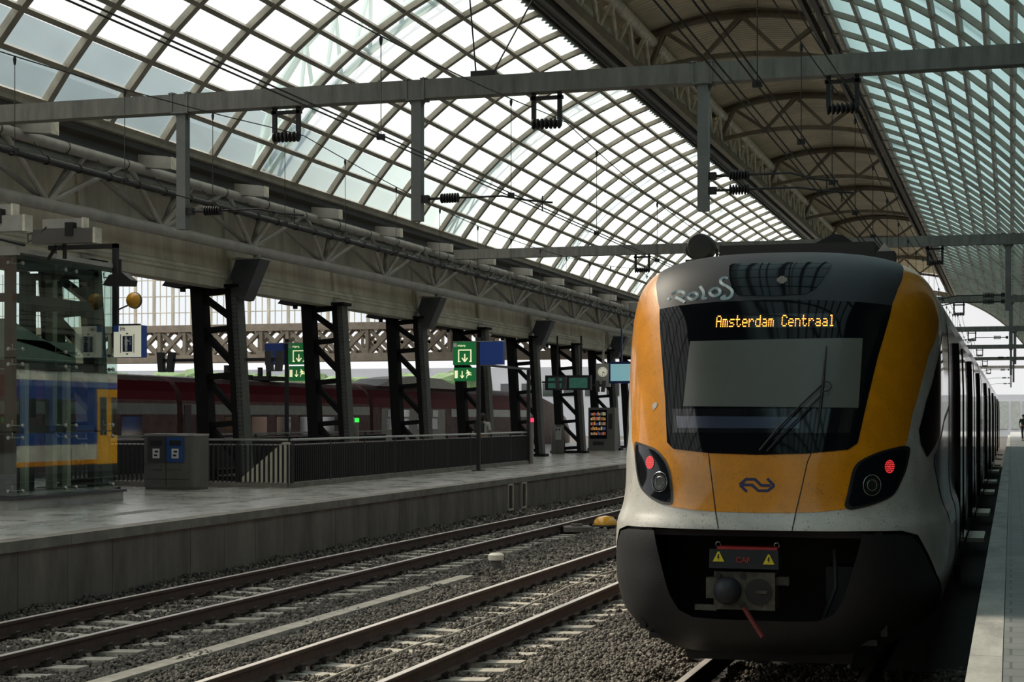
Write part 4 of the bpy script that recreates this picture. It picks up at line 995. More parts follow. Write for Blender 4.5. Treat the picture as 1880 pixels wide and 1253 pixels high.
# ---------------------------------------------------------------- wine red express train on the far track
M['winered']=mat('train_wine_red',(.30,.018,.033),.55,0,.15,2,spec=.2)
M['silver']=mat('train_silver_band',(.46,.50,.46),.35,.2,.2,3)
M['maroon']=mat('train_dusty_maroon',(.42,.24,.235),.55,0,.35,3,col2=(.22,.12,.12),spec=.25)
M['beigecar']=mat('train_beige_panel',(.5,.48,.38),.4,0,.2,3)
M['trainglass']=mat('train_window_glass',(.02,.025,.03),.07,0,0,1,coat=1,spec=.7)
M['sheet']=mat('pale_roof_sheet',(.62,.62,.6),.5,0,.1,2)
def express():
    t=empty('express_train',(-29,70,0),'long wine red and silver express train standing beyond the riveted columns','train')
    XC=0; hw=1.45
    def car(y0,y1,panel=None):
        y0-=70; y1-=70
        body=[(-hw,.5),(hw-.1,.45),(hw,1.0),(hw,2.2),(hw-.03,2.8),(hw-.10,3.2),(hw-.35,3.55),(hw-.7,3.72),(0,3.80),(-hw+.7,3.72),(-hw+.1,3.2),(-hw,2.2)]
        c=MB().prism(body,y0,y1,'xz').build('carriage',M['maroon'],t)
        def strip(pts,name,m,a=y0,b=y1,off=.008):
            mb=MB(); v=[]
            for (x,z) in pts: v+=[(x+off,a,z),(x+off,b,z)]
            n=len(pts); mb.add(v,[(2*i,2*i+1,2*i+3,2*i+2) for i in range(n-1)]); mb.build(name,m,c)
        strip([(hw-.035,2.76),(hw-.10,3.2),(hw-.35,3.55)],'red_band',M['winered'])
        strip([(hw-.02,2.42),(hw-.035,2.78)],'silver_band',M['silver'],off=.012)
        strip([(hw-.37,3.55),(hw-.72,3.72),(0,3.80)],'roof_sheet',M['sheet'],off=.012)
        y=y0+1.0
        while y<y1-1.6:
            w=MB().box(hw-.005,hw+.014,y,y+1.35,1.62,2.34).build('window',M['trainglass'],c)
            MB().box(hw+.0,hw+.018,y-.03,y+1.38,1.58,1.62).box(hw+.0,hw+.018,y-.03,y+1.38,2.34,2.38).build('window_frame',M['blk'],w)
            y+=2.25
        for q in (y0+.35,):
            MB().box(hw,hw+.012,q-.25,q+.25,1.1,2.75).build('door',M['maroon2'],c)
        MB().box(-1.1,hw-.2,y0,y1,.2,.6).build('underframe',M['blk'],c)
    car(20,36); car(36.3,52.4); car(52.8,70.6)
    # end car with louvred beige section and sloping nose
    y0,y1=71-70,108-70; v=[]; rows=[(y0,1,1),(98-70,1,1),(101-70,.99,.97),(104-70,.95,.86),(106.3-70,.88,.66),(107.7-70,.74,.46),(108.2-70,.5,.33)]
    prof=[(-1,.5),(.93,.45),(1,1.0),(1,2.2),(.98,2.8),(.93,3.2),(.76,3.55),(.52,3.78),(0,3.9),(-.52,3.78),(-.93,3.2),(-1,2.2)]
    for y,sx,sz in rows:
        for x,z in prof: v.append((x*hw*sx,y,.5+(z-.5)*sz))
    n=len(prof); c=MB().add(v,[(i*n+k,i*n+(k+1)%n,(i+1)*n+(k+1)%n,(i+1)*n+k) for i in range(len(rows)-1) for k in range(n)]+[tuple(range(n)),tuple((len(rows)-1)*n+k for k in range(n))],None,True).build('end_car',M['maroon'],t)
    mb=MB(); R=[[(hw*1.003*sx,y,.5+(z-.5)*sz) for z in (2.75,3.2)] for y,sx,sz in rows[:5]]
    mb.add([(hw-.03,y0,2.78),(hw-.03,98-70,2.78),(hw-.09,98-70,3.22),(hw-.09,y0,3.22),(hw-.36,y0,3.57),(hw-.36,98-70,3.57)],[(0,1,2,3),(3,2,5,4)]); mb.v=[(a+.012,b,c_) for a,b,c_ in mb.v]; mb.build('red_band',M['winered'],c)
    MB().box(hw,hw+.012,2,11,1.0,2.72).build('beige_section',M['beigecar'],c)
    for k in range(4): MB().box(hw+.01,hw+.02,2.6+2.1*k,3.5+2.1*k,1.75,2.25).box(hw+.01,hw+.02,2.8+2.1*k,3.6+2.1*k,2.35,2.68).build('window',M['trainglass'],c)
    MB().box(hw,hw+.014,12,27,2.35,2.75).build('silver_band',M['silver'],c)
    mb=MB(); mb.prism([(3,3.78),(5,4.15),(8,4.35),(12,4.3),(16,3.8)],-.8,.9,'yz'); mb.build('roof_fairing',M['silver'],c)
    for y in (-44,-40,-30,-26,-12,-9): MB().box(-.6,.9,y,y+1.6,3.78,3.95).box(.3,.45,y+.3,y+.45,3.95,4.3).box(.3,.45,y+1.1,y+1.25,3.95,4.3).build('roof_equipment',M['roofgear'],t)
M['maroon2']=mat('train_door_maroon',(.13,.08,.075),.4,0,.2,3)
express()
# ---------------------------------------------------------------- end screen of the neighbouring old hall, its roof, and the far background
SY=120
M['lattice']=mat('old_lattice_paint',(.22,.19,.14),.6,0,.3,1)
def end_screen():
    mb=MB(); x=-80.0; i=0
    while x<-19:
        w=.10 if i%3==0 else .03
        mb.box(x-w,x+w,SY-w,SY+w,9.3,14); x+=.55; i+=1
    for z in (9.35,10.6,11.9,13.2): mb.box(-80,-19,SY-.04,SY+.04,z-.035,z+.035)
    return mb
struct('window_1', end_screen(), M['girder'])
struct('window_2', MB().box(-80,-19,SY+.06,SY+.075,9.3,14), M['winglass'])
t=empty('lattice_girder',(-50,SY,7),'long dark lattice girder below the big end window beyond the express train','girder'); mb=MB()
mb.box(-30,30.3,-.3,.3,2.05,2.6,M['arch']).box(-30,30.3,-.3,.3,-.35,.25,M['arch']).box(-30,30.3,2.6,2.9,2.05,2.5,M['arch']).box(-30,30.3,2.6,2.9,-.3,.2,M['arch']); 
mb.build('chord',M['arch'],t)
x=-30
while x<28:
    mb=MB()
    mb.bar((x,0,.1),(x+2.2,0,2.2),.4,.28).bar((x+2.2,0,.1),(x,0,2.2),.3,.28).bar((x+1.1,0,.0),(x+1.1,0,.45),.4,.5).box(x-.13,x+.13,-.25,.25,.1,2.2)
    mb.bar((x+.0,.3,1.15),(x+1.1,.3,2.2),.2,.2).bar((x+2.2,.3,1.15),(x+1.1,.3,2.2),.2,.2).bar((x,.3,1.15),(x+1.1,.3,.1),.2,.2).bar((x+2.2,.3,1.15),(x+1.1,.3,.1),.2,.2)
    mb.build('lattice_bay',M['lattice'],t)
    MB().bar((x+.7,2.7,.1),(x+2.9,2.7,2.2),.2,.24).bar((x+2.9,2.7,.1),(x+.7,2.7,2.2),.2,.24).box(x+.6,x+.8,2.6,2.8,.1,2.2).build('rear_lattice_bay',M['lattice'],t); x+=2.2
M['nroof']=mat('neighbour_roof_sheet',(.03,.085,.125),.6,0,.25,.5)
mb=MB(); pts=[(-19.4,8.05),(-21,10.2),(-24,12.55),(-29,14.5),(-36,15.6),(-44.8,16)]
v=[]
for x,z in pts: v+=[(x,-60,z),(x,119,z),(x,-60,z-.15),(x,119,z-.15)]
f=[]
for i in range(len(pts)-1):
    a=i*4; b=a+4; f+=[(a,b,b+1,a+1),(a+2,a+3,b+3,b+2)]
mb.add(v,f); struct('ceiling.004', mb, M['nroof'])
# far buildings and greenery beyond the halls
M['farwall']=mat('far_facade',(.55,.57,.60),.8,0,.2,.1); M['fargreen']=mat('far_foliage',(.09,.16,.06),.9,0,.6,.6)
t=empty('office_building',(-80,230,0),'pale distant office block behind the old hall','building')
MB().box(-60,30,0,20,-.5,9.5).build('facade',M['farwall'],t)
for k in range(28): MB().box(-58+3.1*k,-56.2+3.1*k,-.1,0,5.4,7.2).build('window',M['trainglass'],t)
bm=bmesh.new(); random.seed(11)
for k in range(70):
    m4=Matrix.Translation((random.uniform(-95,-46),random.uniform(150,160),random.uniform(1,5.5)))@Matrix.Diagonal((random.uniform(2,4),2,random.uniform(1.2,2.2),1))
    bmesh.ops.create_icosphere(bm,subdivisions=2,radius=1,matrix=m4)
for v_ in bm.verts: v_.co+=Vector((random.uniform(-.3,.3),0,random.uniform(-.3,.3)))
me=bpy.data.meshes.new('shrubbery'); bm.to_mesh(me); bm.free(); me.materials.append(M['fargreen']); tag(link(bpy.data.objects.new('shrubbery',me)),'green shrubbery glimpsed beyond the end of the old hall','shrubs',None,'stuff')
t=empty('end_facade',(10,240,0),'pale glazed facade far away beyond the end of the right platform','building')
mb=MB().box(-26,20,0,3,-.5,5.5); mb.build('facade',M['farwall'],t)
for k in range(30): MB().box(-25+1.5*k,-23.9+1.5*k,-.12,0,.8,4.6).build('window',M['silver'],t)
# ---------------------------------------------------------------- the yellow train
def Sn(a,b,off=0):
    p=S0(a,b)
    if off==0: return p
    e=.002
    b1=min(max(b,e),PB[-1]-2*e)
    da=S0(a+e,b1)-S0(a-e,b1); db=S0(a,b1+e)-S0(a,b1-e)
    n=da.cross(db)
    if n.length<1e-12: return p
    n.normalize()
    # outward is away from the train's axis
    if n.dot(p-Vector((TX,TY+6,1.9)))<0: n=-n
    return p+n*off
TRAIN=empty('passenger_train',(TX,TY,0),'yellow and white passenger train with Amsterdam Centraal on its display, standing on the right-hand track','train')
TO=Vector((TX,TY,0))
def patch(name,poly,off,m,parent=None,ga=.03,gb=.06,thick=0,smooth=True):
    bm=bmesh.new(); vs=[bm.verts.new((a,b,0)) for a,b in poly]
    es=[bm.edges.new((vs[i],vs[(i+1)%len(vs)])) for i in range(len(vs))]
    bmesh.ops.triangle_fill(bm,edges=es,use_beauty=True)
    A=[p[0] for p in poly]; B=[p[1] for p in poly]
    a=math.floor(min(A)/ga)*ga+ga
    while a<max(A):
        if abs(a)<1.0 or abs(a*10-round(a*10))<ga*4:
            bmesh.ops.bisect_plane(bm,geom=bm.verts[:]+bm.edges[:]+bm.faces[:],plane_co=(a,0,0),plane_no=(1,0,0),dist=1e-6)
        a+=ga
    b=math.floor(min(B)/gb)*gb+gb
    while b<max(B):
        bmesh.ops.bisect_plane(bm,geom=bm.verts[:]+bm.edges[:]+bm.faces[:],plane_co=(0,b,0),plane_no=(0,1,0),dist=1e-6); b+=gb
    nrm=[]
    for v in bm.verts:
        a_,b_=v.co.x,v.co.y; e=.004; b1=min(max(b_,e),PB[-1]-.02)
        if abs(abs(a_)-1)<e: a_=a_*(1-.006) if abs(a_)<=1 else a_*1.006
        da=S0(a_+e,b1)-S0(a_-e,b1); db=S0(v.co.x,b1+e)-S0(v.co.x,b1-e); n_=da.cross(db)
        n_=n_.normalized() if n_.length>1e-12 else Vector((0,-1,0))
        p_=S0(v.co.x,v.co.y)
        if n_.dot(p_-Vector((TX,TY+6 if p_.y<TY+5 else p_.y,1.9)))<0: n_=-n_
        nrm.append(n_); v.co=Sn(v.co.x,v.co.y,off)-TO
    bmesh.ops.recalc_face_normals(bm,faces=bm.faces)
    # make sure the faces look outwards
    s=sum((f.normal.dot(f.calc_center_median()-Vector((0,6,1.9)))*f.calc_area() for f in bm.faces))
    if s<0: bmesh.ops.reverse_faces(bm,faces=bm.faces)
    for f in bm.faces: f.smooth=smooth
    me=bpy.data.meshes.new(name); bm.to_mesh(me); bm.free(); me.materials.append(m)
    me.normals_split_custom_set_from_vertices(nrm)
    o=link(bpy.data.objects.new(name,me)); o.parent=parent or TRAIN
    return o
def smooth_poly(pts,n=3):
    out=[]; N=len(pts)
    for i in range(N):
        p0,p1,p2,p3=pts[i-1],pts[i],pts[(i+1)%N],pts[(i+2)%N]
        for k in range(n):
            t=k/n; t2=t*t; t3=t2*t
            out.append(tuple(.5*((2*p1[c])+(-p0[c]+p2[c])*t+(2*p0[c]-5*p1[c]+4*p2[c]-p3[c])*t2+(-p0[c]+3*p1[c]-3*p2[c]+p3[c])*t3) for c in (0,1)))
    return out
def line_on(name,keys,r,off,m,parent=None,flat=False):
    mb=MB()
    for key in keys:
        pts=[Sn(a,b,off)-TO for a,b in key]; mb.tube(pts,r,6)
    return mb.build(name,m,parent or TRAIN)
BT=PB[-1]-.005
half=[(.352,1.175),(.317,.84),(.297,.65),(.272,.53),(.225,.47),(.12,.462),(0,.461)]
outr=[(.470,1.172),(.522,1.144),(.555,1.047),(.64,.792),(.745,.60),(.80,.47),(.82,.0)]
bump=[(0,0)]+[(a,b) for a,b in reversed(outr)]+[half[0]]+half[1:]
bump=[(.0,.0),(.82,.0),(.80,.47),(.745,.60),(.64,.792),(.555,1.047),(.522,1.144),(.470,1.172),(.352,1.18),(.317,.84),(.297,.65),(.272,.53),(.225,.47),(.12,.462),(-.12,.462),(-.225,.47),(-.272,.53),(-.297,.65),(-.317,.84),(-.352,1.18),(-.470,1.172),(-.522,1.144),(-.555,1.047),(-.64,.792),(-.745,.60),(-.80,.47),(-.82,0)]
patch('bumper_skirt',bump,.004,M['bumper'])
sh=[(.0,1.205),(.352,1.205),(.480,1.197),(.545,1.15),(.575,1.047),(.66,.792),(.762,.60),(.83,.47),(1.25,.47),(1.25,BT),(-1.25,BT),(-1.25,.47),(-.83,.47),(-.762,.60),(-.66,.792),(-.575,1.047),(-.545,1.15),(-.480,1.197),(-.352,1.205)]
patch('body_shell',sh,0,M['white'],None,.025,.05)
# dark inner liner behind the gap between shell and skirt, and under the cab
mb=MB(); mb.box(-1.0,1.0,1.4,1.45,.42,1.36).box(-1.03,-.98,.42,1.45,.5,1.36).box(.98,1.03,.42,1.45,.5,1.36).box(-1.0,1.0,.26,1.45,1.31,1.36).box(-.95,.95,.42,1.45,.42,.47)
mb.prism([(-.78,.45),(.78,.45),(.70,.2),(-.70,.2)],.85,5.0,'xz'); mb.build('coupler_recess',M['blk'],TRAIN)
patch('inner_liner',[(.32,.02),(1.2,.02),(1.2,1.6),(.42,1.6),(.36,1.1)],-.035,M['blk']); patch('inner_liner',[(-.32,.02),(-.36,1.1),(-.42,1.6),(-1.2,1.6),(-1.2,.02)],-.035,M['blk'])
orr=[(.735,3.60),(.76,3.42),(.80,3.30),(.865,3.19),(.905,3.08),(.80,2.946),(.648,2.682),(.595,2.441),(.5458,2.1616),(.522,1.93),(.47,1.70),(.3936,1.5397),(.3046,1.385),(.2171,1.362),(.1249,1.353),(0,1.350)]
orange=orr+[(-a,b) for a,b in reversed(orr[:-1])]
patch('orange_nose_panel',orange,.003,M['orange'],None,.025,.05)
cap=[(0,3.126),(.197,3.118),(.347,3.097),(.455,3.075),(.492,3.235),(.56,3.42),(.655,3.60),(.66,3.70),(.50,3.82),(.25,3.95),(0,4.0)]
CAPL={.197:.19,.347:.33,.455:.414,.492:.452,.56:.512,.655:.60,.66:.62}
cap=cap+[(-CAPL.get(a,a),b) for a,b in reversed(cap[1:-1])]
CAP=patch('roof_cowl',cap,.007,M['cap'],None,.03,.05)
scr=[(0,3.126),(.197,3.118),(.347,3.097),(.457,3.075),(.405,2.65),(.372,2.27),(.345,1.92),(.315,1.866),(.18,1.833),(0,1.821)]
SCL={.197:.19,.347:.33,.457:.414,.405:.380,.372:.353,.345:.336,.315:.312,.18:.18}
scr=scr+[(-SCL.get(a,a),b) for a,b in reversed(scr[1:-1])]
WS=patch('windscreen',scr,.009,M['glassblk'],None,.03,.05)
patch('window_blind',NP['blind'],.012,M['blind'],WS); patch('dashboard_strip',NP['dash'],.012,M['dash'],WS)
patch('screen_lower_glass',[(-.325,2.20),(.33,2.20),(.318,2.0),(-.315,2.0)],.0105,M['lens'],WS)
cl=[( .0,3.525),(.17,3.520),(.215,3.515),(.222,3.48),(.205,3.33),(.19,3.22),(.165,3.172),(.01,3.162)]
L1_=NP['caplens']
a0=min(p[0] for p in L1_ if p[1]<4); a1=max(p[0] for p in L1_)
cl=[(a0,3.50),(a0+.01,3.53),(0,3.527),(a1-.012,3.525),(a1,3.48),(a1-.04,3.33),(a1-.075,3.215),(a1-.115,3.168),(.01,3.16),(a0+.07,3.175),(a0+.045,3.23),(a0+.02,3.36)]
CL=patch('cowl_lens',cl,.011,M['glassblk'],CAP)
def frame_at(a,b,off):
    c=Sn(a,b,off); e=.003; x=(S0(a+e,b)-S0(a-e,b)).normalized(); z=(S0(a,b+e)-S0(a,b-e)).normalized(); return c,x,z
def disc(name,ab,r,off,m,parent,ring=None):
    c,x,z=frame_at(*ab,off); mb=MB(); n=24; nn=x.cross(z)
    if ring: 
        mb.tube([c-TO+x*(r*cos(2*pi*k/n))+z*(r*sin(2*pi*k/n)) for k in range(n)],ring,6,None,closed=True)
    else:
        mb.add([c-TO+x*(r*cos(2*pi*k/n))+z*(r*sin(2*pi*k/n)) for k in range(n)],[tuple(range(n))])
    return mb.build(name,m,parent)
mg,xg,zg=frame_at(*NP['grille'][0],.014); mb=MB()
for i in range(-3,4):
    for j in range(-3,4):
        if i*i+j*j<11: p=mg-TO+xg*(i*.0125)+zg*(j*.0125); mb.box(p.x-.005,p.x+.005,p.y-.004,p.y,p.z-.005,p.z+.005)
mb.build('round_grille',M['truss'],CL)
# hatch joints, emblem, scuff, graffiti
line_on('hatch_joint',[NP['seam1']],.0045,.003,M['blk']); line_on('hatch_joint',[NP['seam2']],.0045,.003,M['blk'])
def ribbon_on(name,keys,w,off,m,parent=None):
    mb=MB()
    for key in keys:
        P=[Sn(a,b,off)-TO for a,b in key]; n=len(P); v=[]
        for i,p in enumerate(P):
            d=(P[min(i+1,n-1)]-P[max(i-1,0)]).normalized()
            s=d.cross(Vector((0,-1,.25)).normalized()).normalized()
            dd=1.0
            if 0<i<n-1:
                d1=(P[i]-P[i-1]).normalized(); d2=(P[i+1]-P[i]).normalized(); dd=1/max(.5,cos(d1.angle(d2)/2))
            v+=[p+s*(w/2*dd),p-s*(w/2*dd)]
        mb.add(v,[(2*i,2*i+1,2*i+3,2*i+2) for i in range(n-1)])
    return mb.build(name,m,parent or TRAIN)
def dens(key,n=4):
    out=[]
    for (a,b),(c,d) in zip(key,key[1:]):
        for k in range(n): out.append((a+(c-a)*k/n,b+(d-b)*k/n))
    return out+[key[-1]]
# emblem: two arrows joined by a double bar
def shift(key,da=0): return [(a+da,b) for a,b in key]
ribbon_on('arrow_emblem',[NP['logo1'],NP['logo2'],NP['logo3'],NP['logo4']],.023,.0065,M['logo'])
patch('paint_scuff',NP['scuff'],.006,M['white'],None,.02,.02)
def crom(pts,n=5):
    out=[]
    for i in range(len(pts)-1):
        p0=pts[max(i-1,0)];p1=pts[i];p2=pts[i+1];p3=pts[min(i+2,len(pts)-1)]
        for k in range(n):
            t=k/n;t2=t*t;t3=t2*t
            out.append(tuple(.5*((2*p1[c])+(-p0[c]+p2[c])*t+(2*p0[c]-5*p1[c]+4*p2[c]-p3[c])*t2+(-p0[c]+3*p1[c]-3*p2[c]+p3[c])*t3) for c in (0,1)))
    return out+[pts[-1]]
ribbon_on('graffiti_lettering',[crom(NP[k]) for k in ('g1','g2','g2b','g3','g4','g5','g6')],.026,.0095,M['paint'],CAP)
# destination display with a dot-matrix text
FONT={'A':["01110","10001","10001","11111","10001","10001","10001"],'C':["01110","10001","10000","10000","10000","10001","01110"],
'm':["00000","00000","11110","10101","10101","10101","10101"],'s':["00000","00000","01111","10000","01110","00001","11110"],
't':["01000","01000","11110","01000","01000","01001","00110"],'e':["00000","00000","01110","10001","11111","10000","01110"],
'r':["00000","00000","10110","11001","10000","10000","10000"],'d':["00001","00001","01111","10001","10001","10001","01111"],
'a':["00000","00000","01110","00001","01111","10001","01111"],'n':["00000","00000","11110","10001","10001","10001","10001"],
'l':["01100","00100","00100","00100","00100","00100","01110"],' ':["00000"]*7}
txt='Amsterdam Centraal'; led=NP['led']; (La,Lb),(Ra,Rb),(_q,Rb2),(La2,Lb2)=led
LP=patch('display_panel',[(La,Lb),(0,Lb-.001),(Ra,Rb),(Ra,Rb2),(0,Lb2),(La,Lb2)],.0115,M['bin_dark2'] if 'bin_dark2' in M else M['lens'],WS)
mb=MB(); cols=len(txt)*6-1; c0=S0(La,(Lb+Lb2)/2); c1=S0(Ra,(Rb+Rb2)/2)
def uv(u,v): # 0..1 along equal distances of the panel
    # invert a -> x by bisection so that the dots are evenly spaced
    xt=c0.x+(c1.x-c0.x)*u; lo,hi=La-.02,Ra+.02; b=Lb2+(Lb-Lb2)*v+(Rb-Lb)*u*.0
    b=(Lb2+(Rb2-Lb2)*u)*(1-v)+(Lb+(Rb-Lb)*u)*v
    for _ in range(30):
        m_=(lo+hi)/2
        if S0(m_,b).x<xt: lo=m_
        else: hi=m_
    return Sn((lo+hi)/2,b,.0145)-TO
du=(.984-.018)/(cols); dv=.72/6
for ci,ch in enumerate(txt):
    g=FONT[ch]
    for r in range(7):
        for c in range(5):
            if g[r][c]=='1':
                u=.018+du*(ci*6+c+.5); v=.86-dv*r; p=uv(u,v); s1=.0040; s2=.0045
                mb.add([p+Vector((-s1,0,-s2)),p+Vector((s1,0,-s2)),p+Vector((s1,.0,s2)),p+Vector((-s1,.0,s2))],[(0,1,2,3)])
                if c<4 and g[r][c+1]=='1':
                    q=uv(u+du,v); mb.add([p+Vector((0,0,-s2*.75)),q+Vector((0,0,-s2*.75)),q+Vector((0,0,s2*.75)),p+Vector((0,0,s2*.75))],[(0,1,2,3)])
mb.build('display_text',M['led'],LP)['label']='orange dot-matrix text Amsterdam Centraal'
# wiper
w=MB()
w.tube([Sn(a,b,.045)-TO for a,b in NP['wiper_blade']],[.006,.011,.014,.011,.006],6)
w.tube([Sn(a,b,.05)-TO for a,b in NP['wiper_arm1']],.008,6).tube([Sn(a,b,.05)-TO for a,b in NP['wiper_arm2']],.008,6).tube([Sn(a,b,.06)-TO for a,b in NP['wiper_loop']],.006,6)
w.build('windscreen_wiper',M['roofgear'],TRAIN)
# headlights
def headlight(key,name):
    pl=smooth_poly(NP[key],3)
    h=patch('headlight',pl,.007,M['blk'],None,.02,.04)
    cx=sum(p[0] for p in pl)/len(pl); cb=sum(p[1] for p in pl)/len(pl)
    inner=[(cx+(a-cx)*.88,cb+(b-cb)*.90) for a,b in pl]
    patch('clear_lens',inner,.010,M['lens'],h,.02,.04)
    rc=NP[key+'_red'][0]; c,x,z=frame_at(*rc,.014); mb=MB()
    for ring,n in ((0,1),(.017,6),(.034,12),(.050,18)):
        for k in range(n):
            q=2*pi*k/max(n,1); p=c-TO+x*(ring*cos(q))+z*(ring*sin(q)); r=.0052
            mb.add([p+x*(r*cos(pi*j/3))+z*(r*sin(pi*j/3)) for j in range(6)],[tuple(range(6))])
    mb.build('red_lamp',M['ledred'],h)
    disc('red_reflector',rc,.058,.012,M['redglow'],h)
    gc=NP[key+'_ring'][0]; disc('lamp_ring',gc,.085,.013,M['chrome'],h,.004); disc('lamp_bowl',gc,.07,.0115,M['bowl'],h); disc('lamp_ring',gc,.045,.013,M['chrome'],h,.003)
M['redglow']=mat('red_reflector',(.30,.008,.012),.3,0,0,1,coat=.6,emit=(1,.02,.04),es=.10); M['bowl']=mat('lamp_bowl',(.06,.065,.06),.12,.6,.2,12)
headlight('hl','l'); headlight('hr','r')
# side cab window and navy wedge, both sides
sw=[(.5792,2.0237),(.6268,2.279),(.7214,2.5707),(.80,2.72),(.93,2.88),(1.0,2.93),(1.115,2.96),(1.115,2.25),(.93,2.08),(.754,1.93),(.6354,1.79),(.593,1.90)]
nv=[(1.12,2.20),(.9284,2.0147),(.7054,1.80),(.7074,1.7131),(.80,1.50),(.875,1.30),(.93,1.14),(1.12,1.10)]
for s in (1,-1):
    patch('cab_side_window',[(s*a,b) for a,b in sw],.006,M['glassblk'],None,.03,.06)
    patch('navy_side_wedge',[(s*a,b) for a,b in nv],.006,M['navy'],None,.03,.06)
    patch('cab_door_edge',[(s*1.12,.62),(s*1.135,.62),(s*1.135,3.2),(s*1.12,3.2)],.008,M['blk'],None,.03,.06)
    patch('cab_door',[(s*1.14,.60),(s*1.245,.60),(s*1.245,3.1),(s*1.14,3.1)],.007,M['navy' if s>0 else 'blue'] if 'blue' in M else M['navy'],None,.03,.06)
# coupler
M['darkred']=mat('handle_dark_red',(.16,.025,.025),.5,0,.3,6)
cy=13.72-TY; CX=-2.09-TX
c=MB().box(CX-.25,CX+.25,cy+.02,cy+.30,.72,1.03).box(CX-.33,CX-.24,cy+.1,cy+.2,.80,.97).box(CX+.24,CX+.35,cy+.1,cy+.2,.92,.99).box(CX-.42,CX-.24,cy+.08,cy+.15,.70,.745).build('coupler_head',M['worn'],TRAIN)
MB().lathe([(.115,.0),(.112,-.05),(.09,-.10),(.05,-.135),(.01,-.145)],'y',(CX-.135,cy+.02,.875),24).build('coupler_cone',M['cap'],c)
MB().lathe([(.108,-.004),(.108,.012)],'y',(CX+.115,cy+.01,.87),24).build('coupler_funnel',M['blk'],c)
MB().box(CX+.10,CX+.19,cy-.012,cy,.86,.885).build('latch',M['worn'],c)
mb=MB()
for x,z in ((-.215,.995),(-.01,1.0),(-.01,.755)): MB().lathe([(.026,-.005),(.026,.02)],'y',(CX+x,cy+.005,z),14).build('bolt',M['blk'],c)
k=MB().prism([(CX-.285,1.06),(CX+.285,1.06),(CX+.28,1.215),(CX-.28,1.215)],cy-.02,cy+.3,'xz').build('coupler_cover',M['cap'],TRAIN)
MB().box(CX-.22,CX+.27,cy-.0,cy+.2,1.215,1.235).build('red_edge',M['red'],k)
for x in (-.22,.26): MB().tube([(CX+x+.02*cos(2*pi*q/10),cy+.05,1.25+.022*sin(2*pi*q/10)) for q in range(10)],.004,5,None,closed=True).build('lifting_ring',M['chrome'],k)
for x,z in ((-.205,1.115),(.205,1.10)):
    q=MB().prism([(CX+x-.047,z),(CX+x+.047,z),(CX+x+.006,z+.082),(CX+x-.006,z+.082)],cy-.026,cy-.021,'xz').build('warning_triangle',M['warn'],k)
    MB().prism([(CX+x-.002,z+.06),(CX+x+.008,z+.06),(CX+x+.001,z+.04),(CX+x+.010,z+.04),(CX+x-.004,z+.012),(CX+x-.002,z+.032),(CX+x-.011,z+.032)],cy-.03,cy-.0265,'xz').build('lightning_bolt',M['blk'],q)
text_mesh('maker_lettering','CAF',.065,M['red'],k,Matrix.Translation((CX-.065,cy-.022,1.11))@FACE)
MB().bar((CX+.0,cy-.0,.74),(CX+.17,cy-.12,.52),.022,.03).build('release_handle',M['darkred'],TRAIN)
MB().box(.52,.78,cy+.5,cy+.9,.62,1.05).tube([(.6,cy+.4,1.2),(.62,cy+.3,.9),(.5,cy+.4,.6)],.02,6).build('air_equipment',M['cap'],TRAIN)
# roof gear
def R(X,Y): return X-TX,Y-TY
x,y=R(-2.88,16.2); h=MB().lathe([(.05,-.12),(.115,-.11),(.128,-.06),(.128,.12),(.08,.16)],'y',(x,y,3.95),24).lathe([(.03,-.02),(.075,-.01),(.08,.1)],'y',(x-.10,y+.1,3.93),16).box(x-.15,x-.02,y-.05,y+.2,3.66,3.83).box(x+.02,x+.16,y-.02,y+.2,3.66,3.84).tube([(x+.15,y,3.7),(x+.15,y,3.93)],.012,6).build('roof_horn',M['roofgear'],TRAIN)
x0,y0=R(-2.84,17.0); x1,_=R(-1.295,17)
MB().box(x0,x1,y0,y0+2.2,3.70,4.04).build('roof_unit_box',M['roofgear'],TRAIN)
MB().prism([(-.25,4.04),(.03,4.15),(.20,4.235),(.30,4.22),(.55,4.04)],y0+1.0,y0+3.4,'xz').build('pantograph_cover',M['roofgear'],TRAIN)
MB().box(x1+.02,x1+.20,y0-.1,y0+.2,3.66,3.93).prism([(x1+.03,3.93),(x1+.17,3.93),(x1+.10,4.02)],y0-.05,y0+.1,'xz',M['truss']).build('roof_antenna',M['roofgear'],TRAIN)
# carriages
def wz(z):
    P=PROF
    if z<=P[0][0]: return P[0][1]
    for (z0,w0,_n),(z1,w1,_m) in zip(P,P[1:]):
        if z<=z1: return w0+(w1-w0)*(z-z0)/(z1-z0)
    return 0

M['stepm']=mat('step_steel',(.5,.47,.36),.4,.4,.2,6)
PR2=[(.40,1.25),(.62,1.38),(.95,1.40),(1.6,1.40),(2.6,1.40),(3.0,1.388),(3.25,1.37),(3.45,1.32),(3.58,1.23),(3.67,1.08),(3.73,.85),(3.765,.5),(3.78,0)]
def w2(z):
    for (z0,w0),(z1,w1) in zip(PR2,PR2[1:]):
        if z<=z1: return w0+(w1-w0)*(z-z0)/(z1-z0)
    return 0
def strip(y0,y1,z0,z1,s,off,m,name,parent,n=None):
    zs=[z0]+[z for z,_ in PR2 if z0<z<z1]+[z1]; mb=MB(); v=[]
    for z in zs:
        x=s*(w2(z)+off); v+=[(x,y0-TY,z),(x,y1-TY,z),(s*(w2(z)-.01),y0-TY,z),(s*(w2(z)-.01),y1-TY,z)]
    k=len(zs); f=[]
    for i in range(k-1): a=4*i;b=a+4; f+=[(a,a+1,b+1,b),(a,b,b+2,a+2),(a+1,a+3,b+3,b+1)]
    f+=[(0,2,3,1),(4*k-4,4*k-3,4*k-1,4*k-2)]
    mb.add(v,f); return mb.build(name,m,parent)
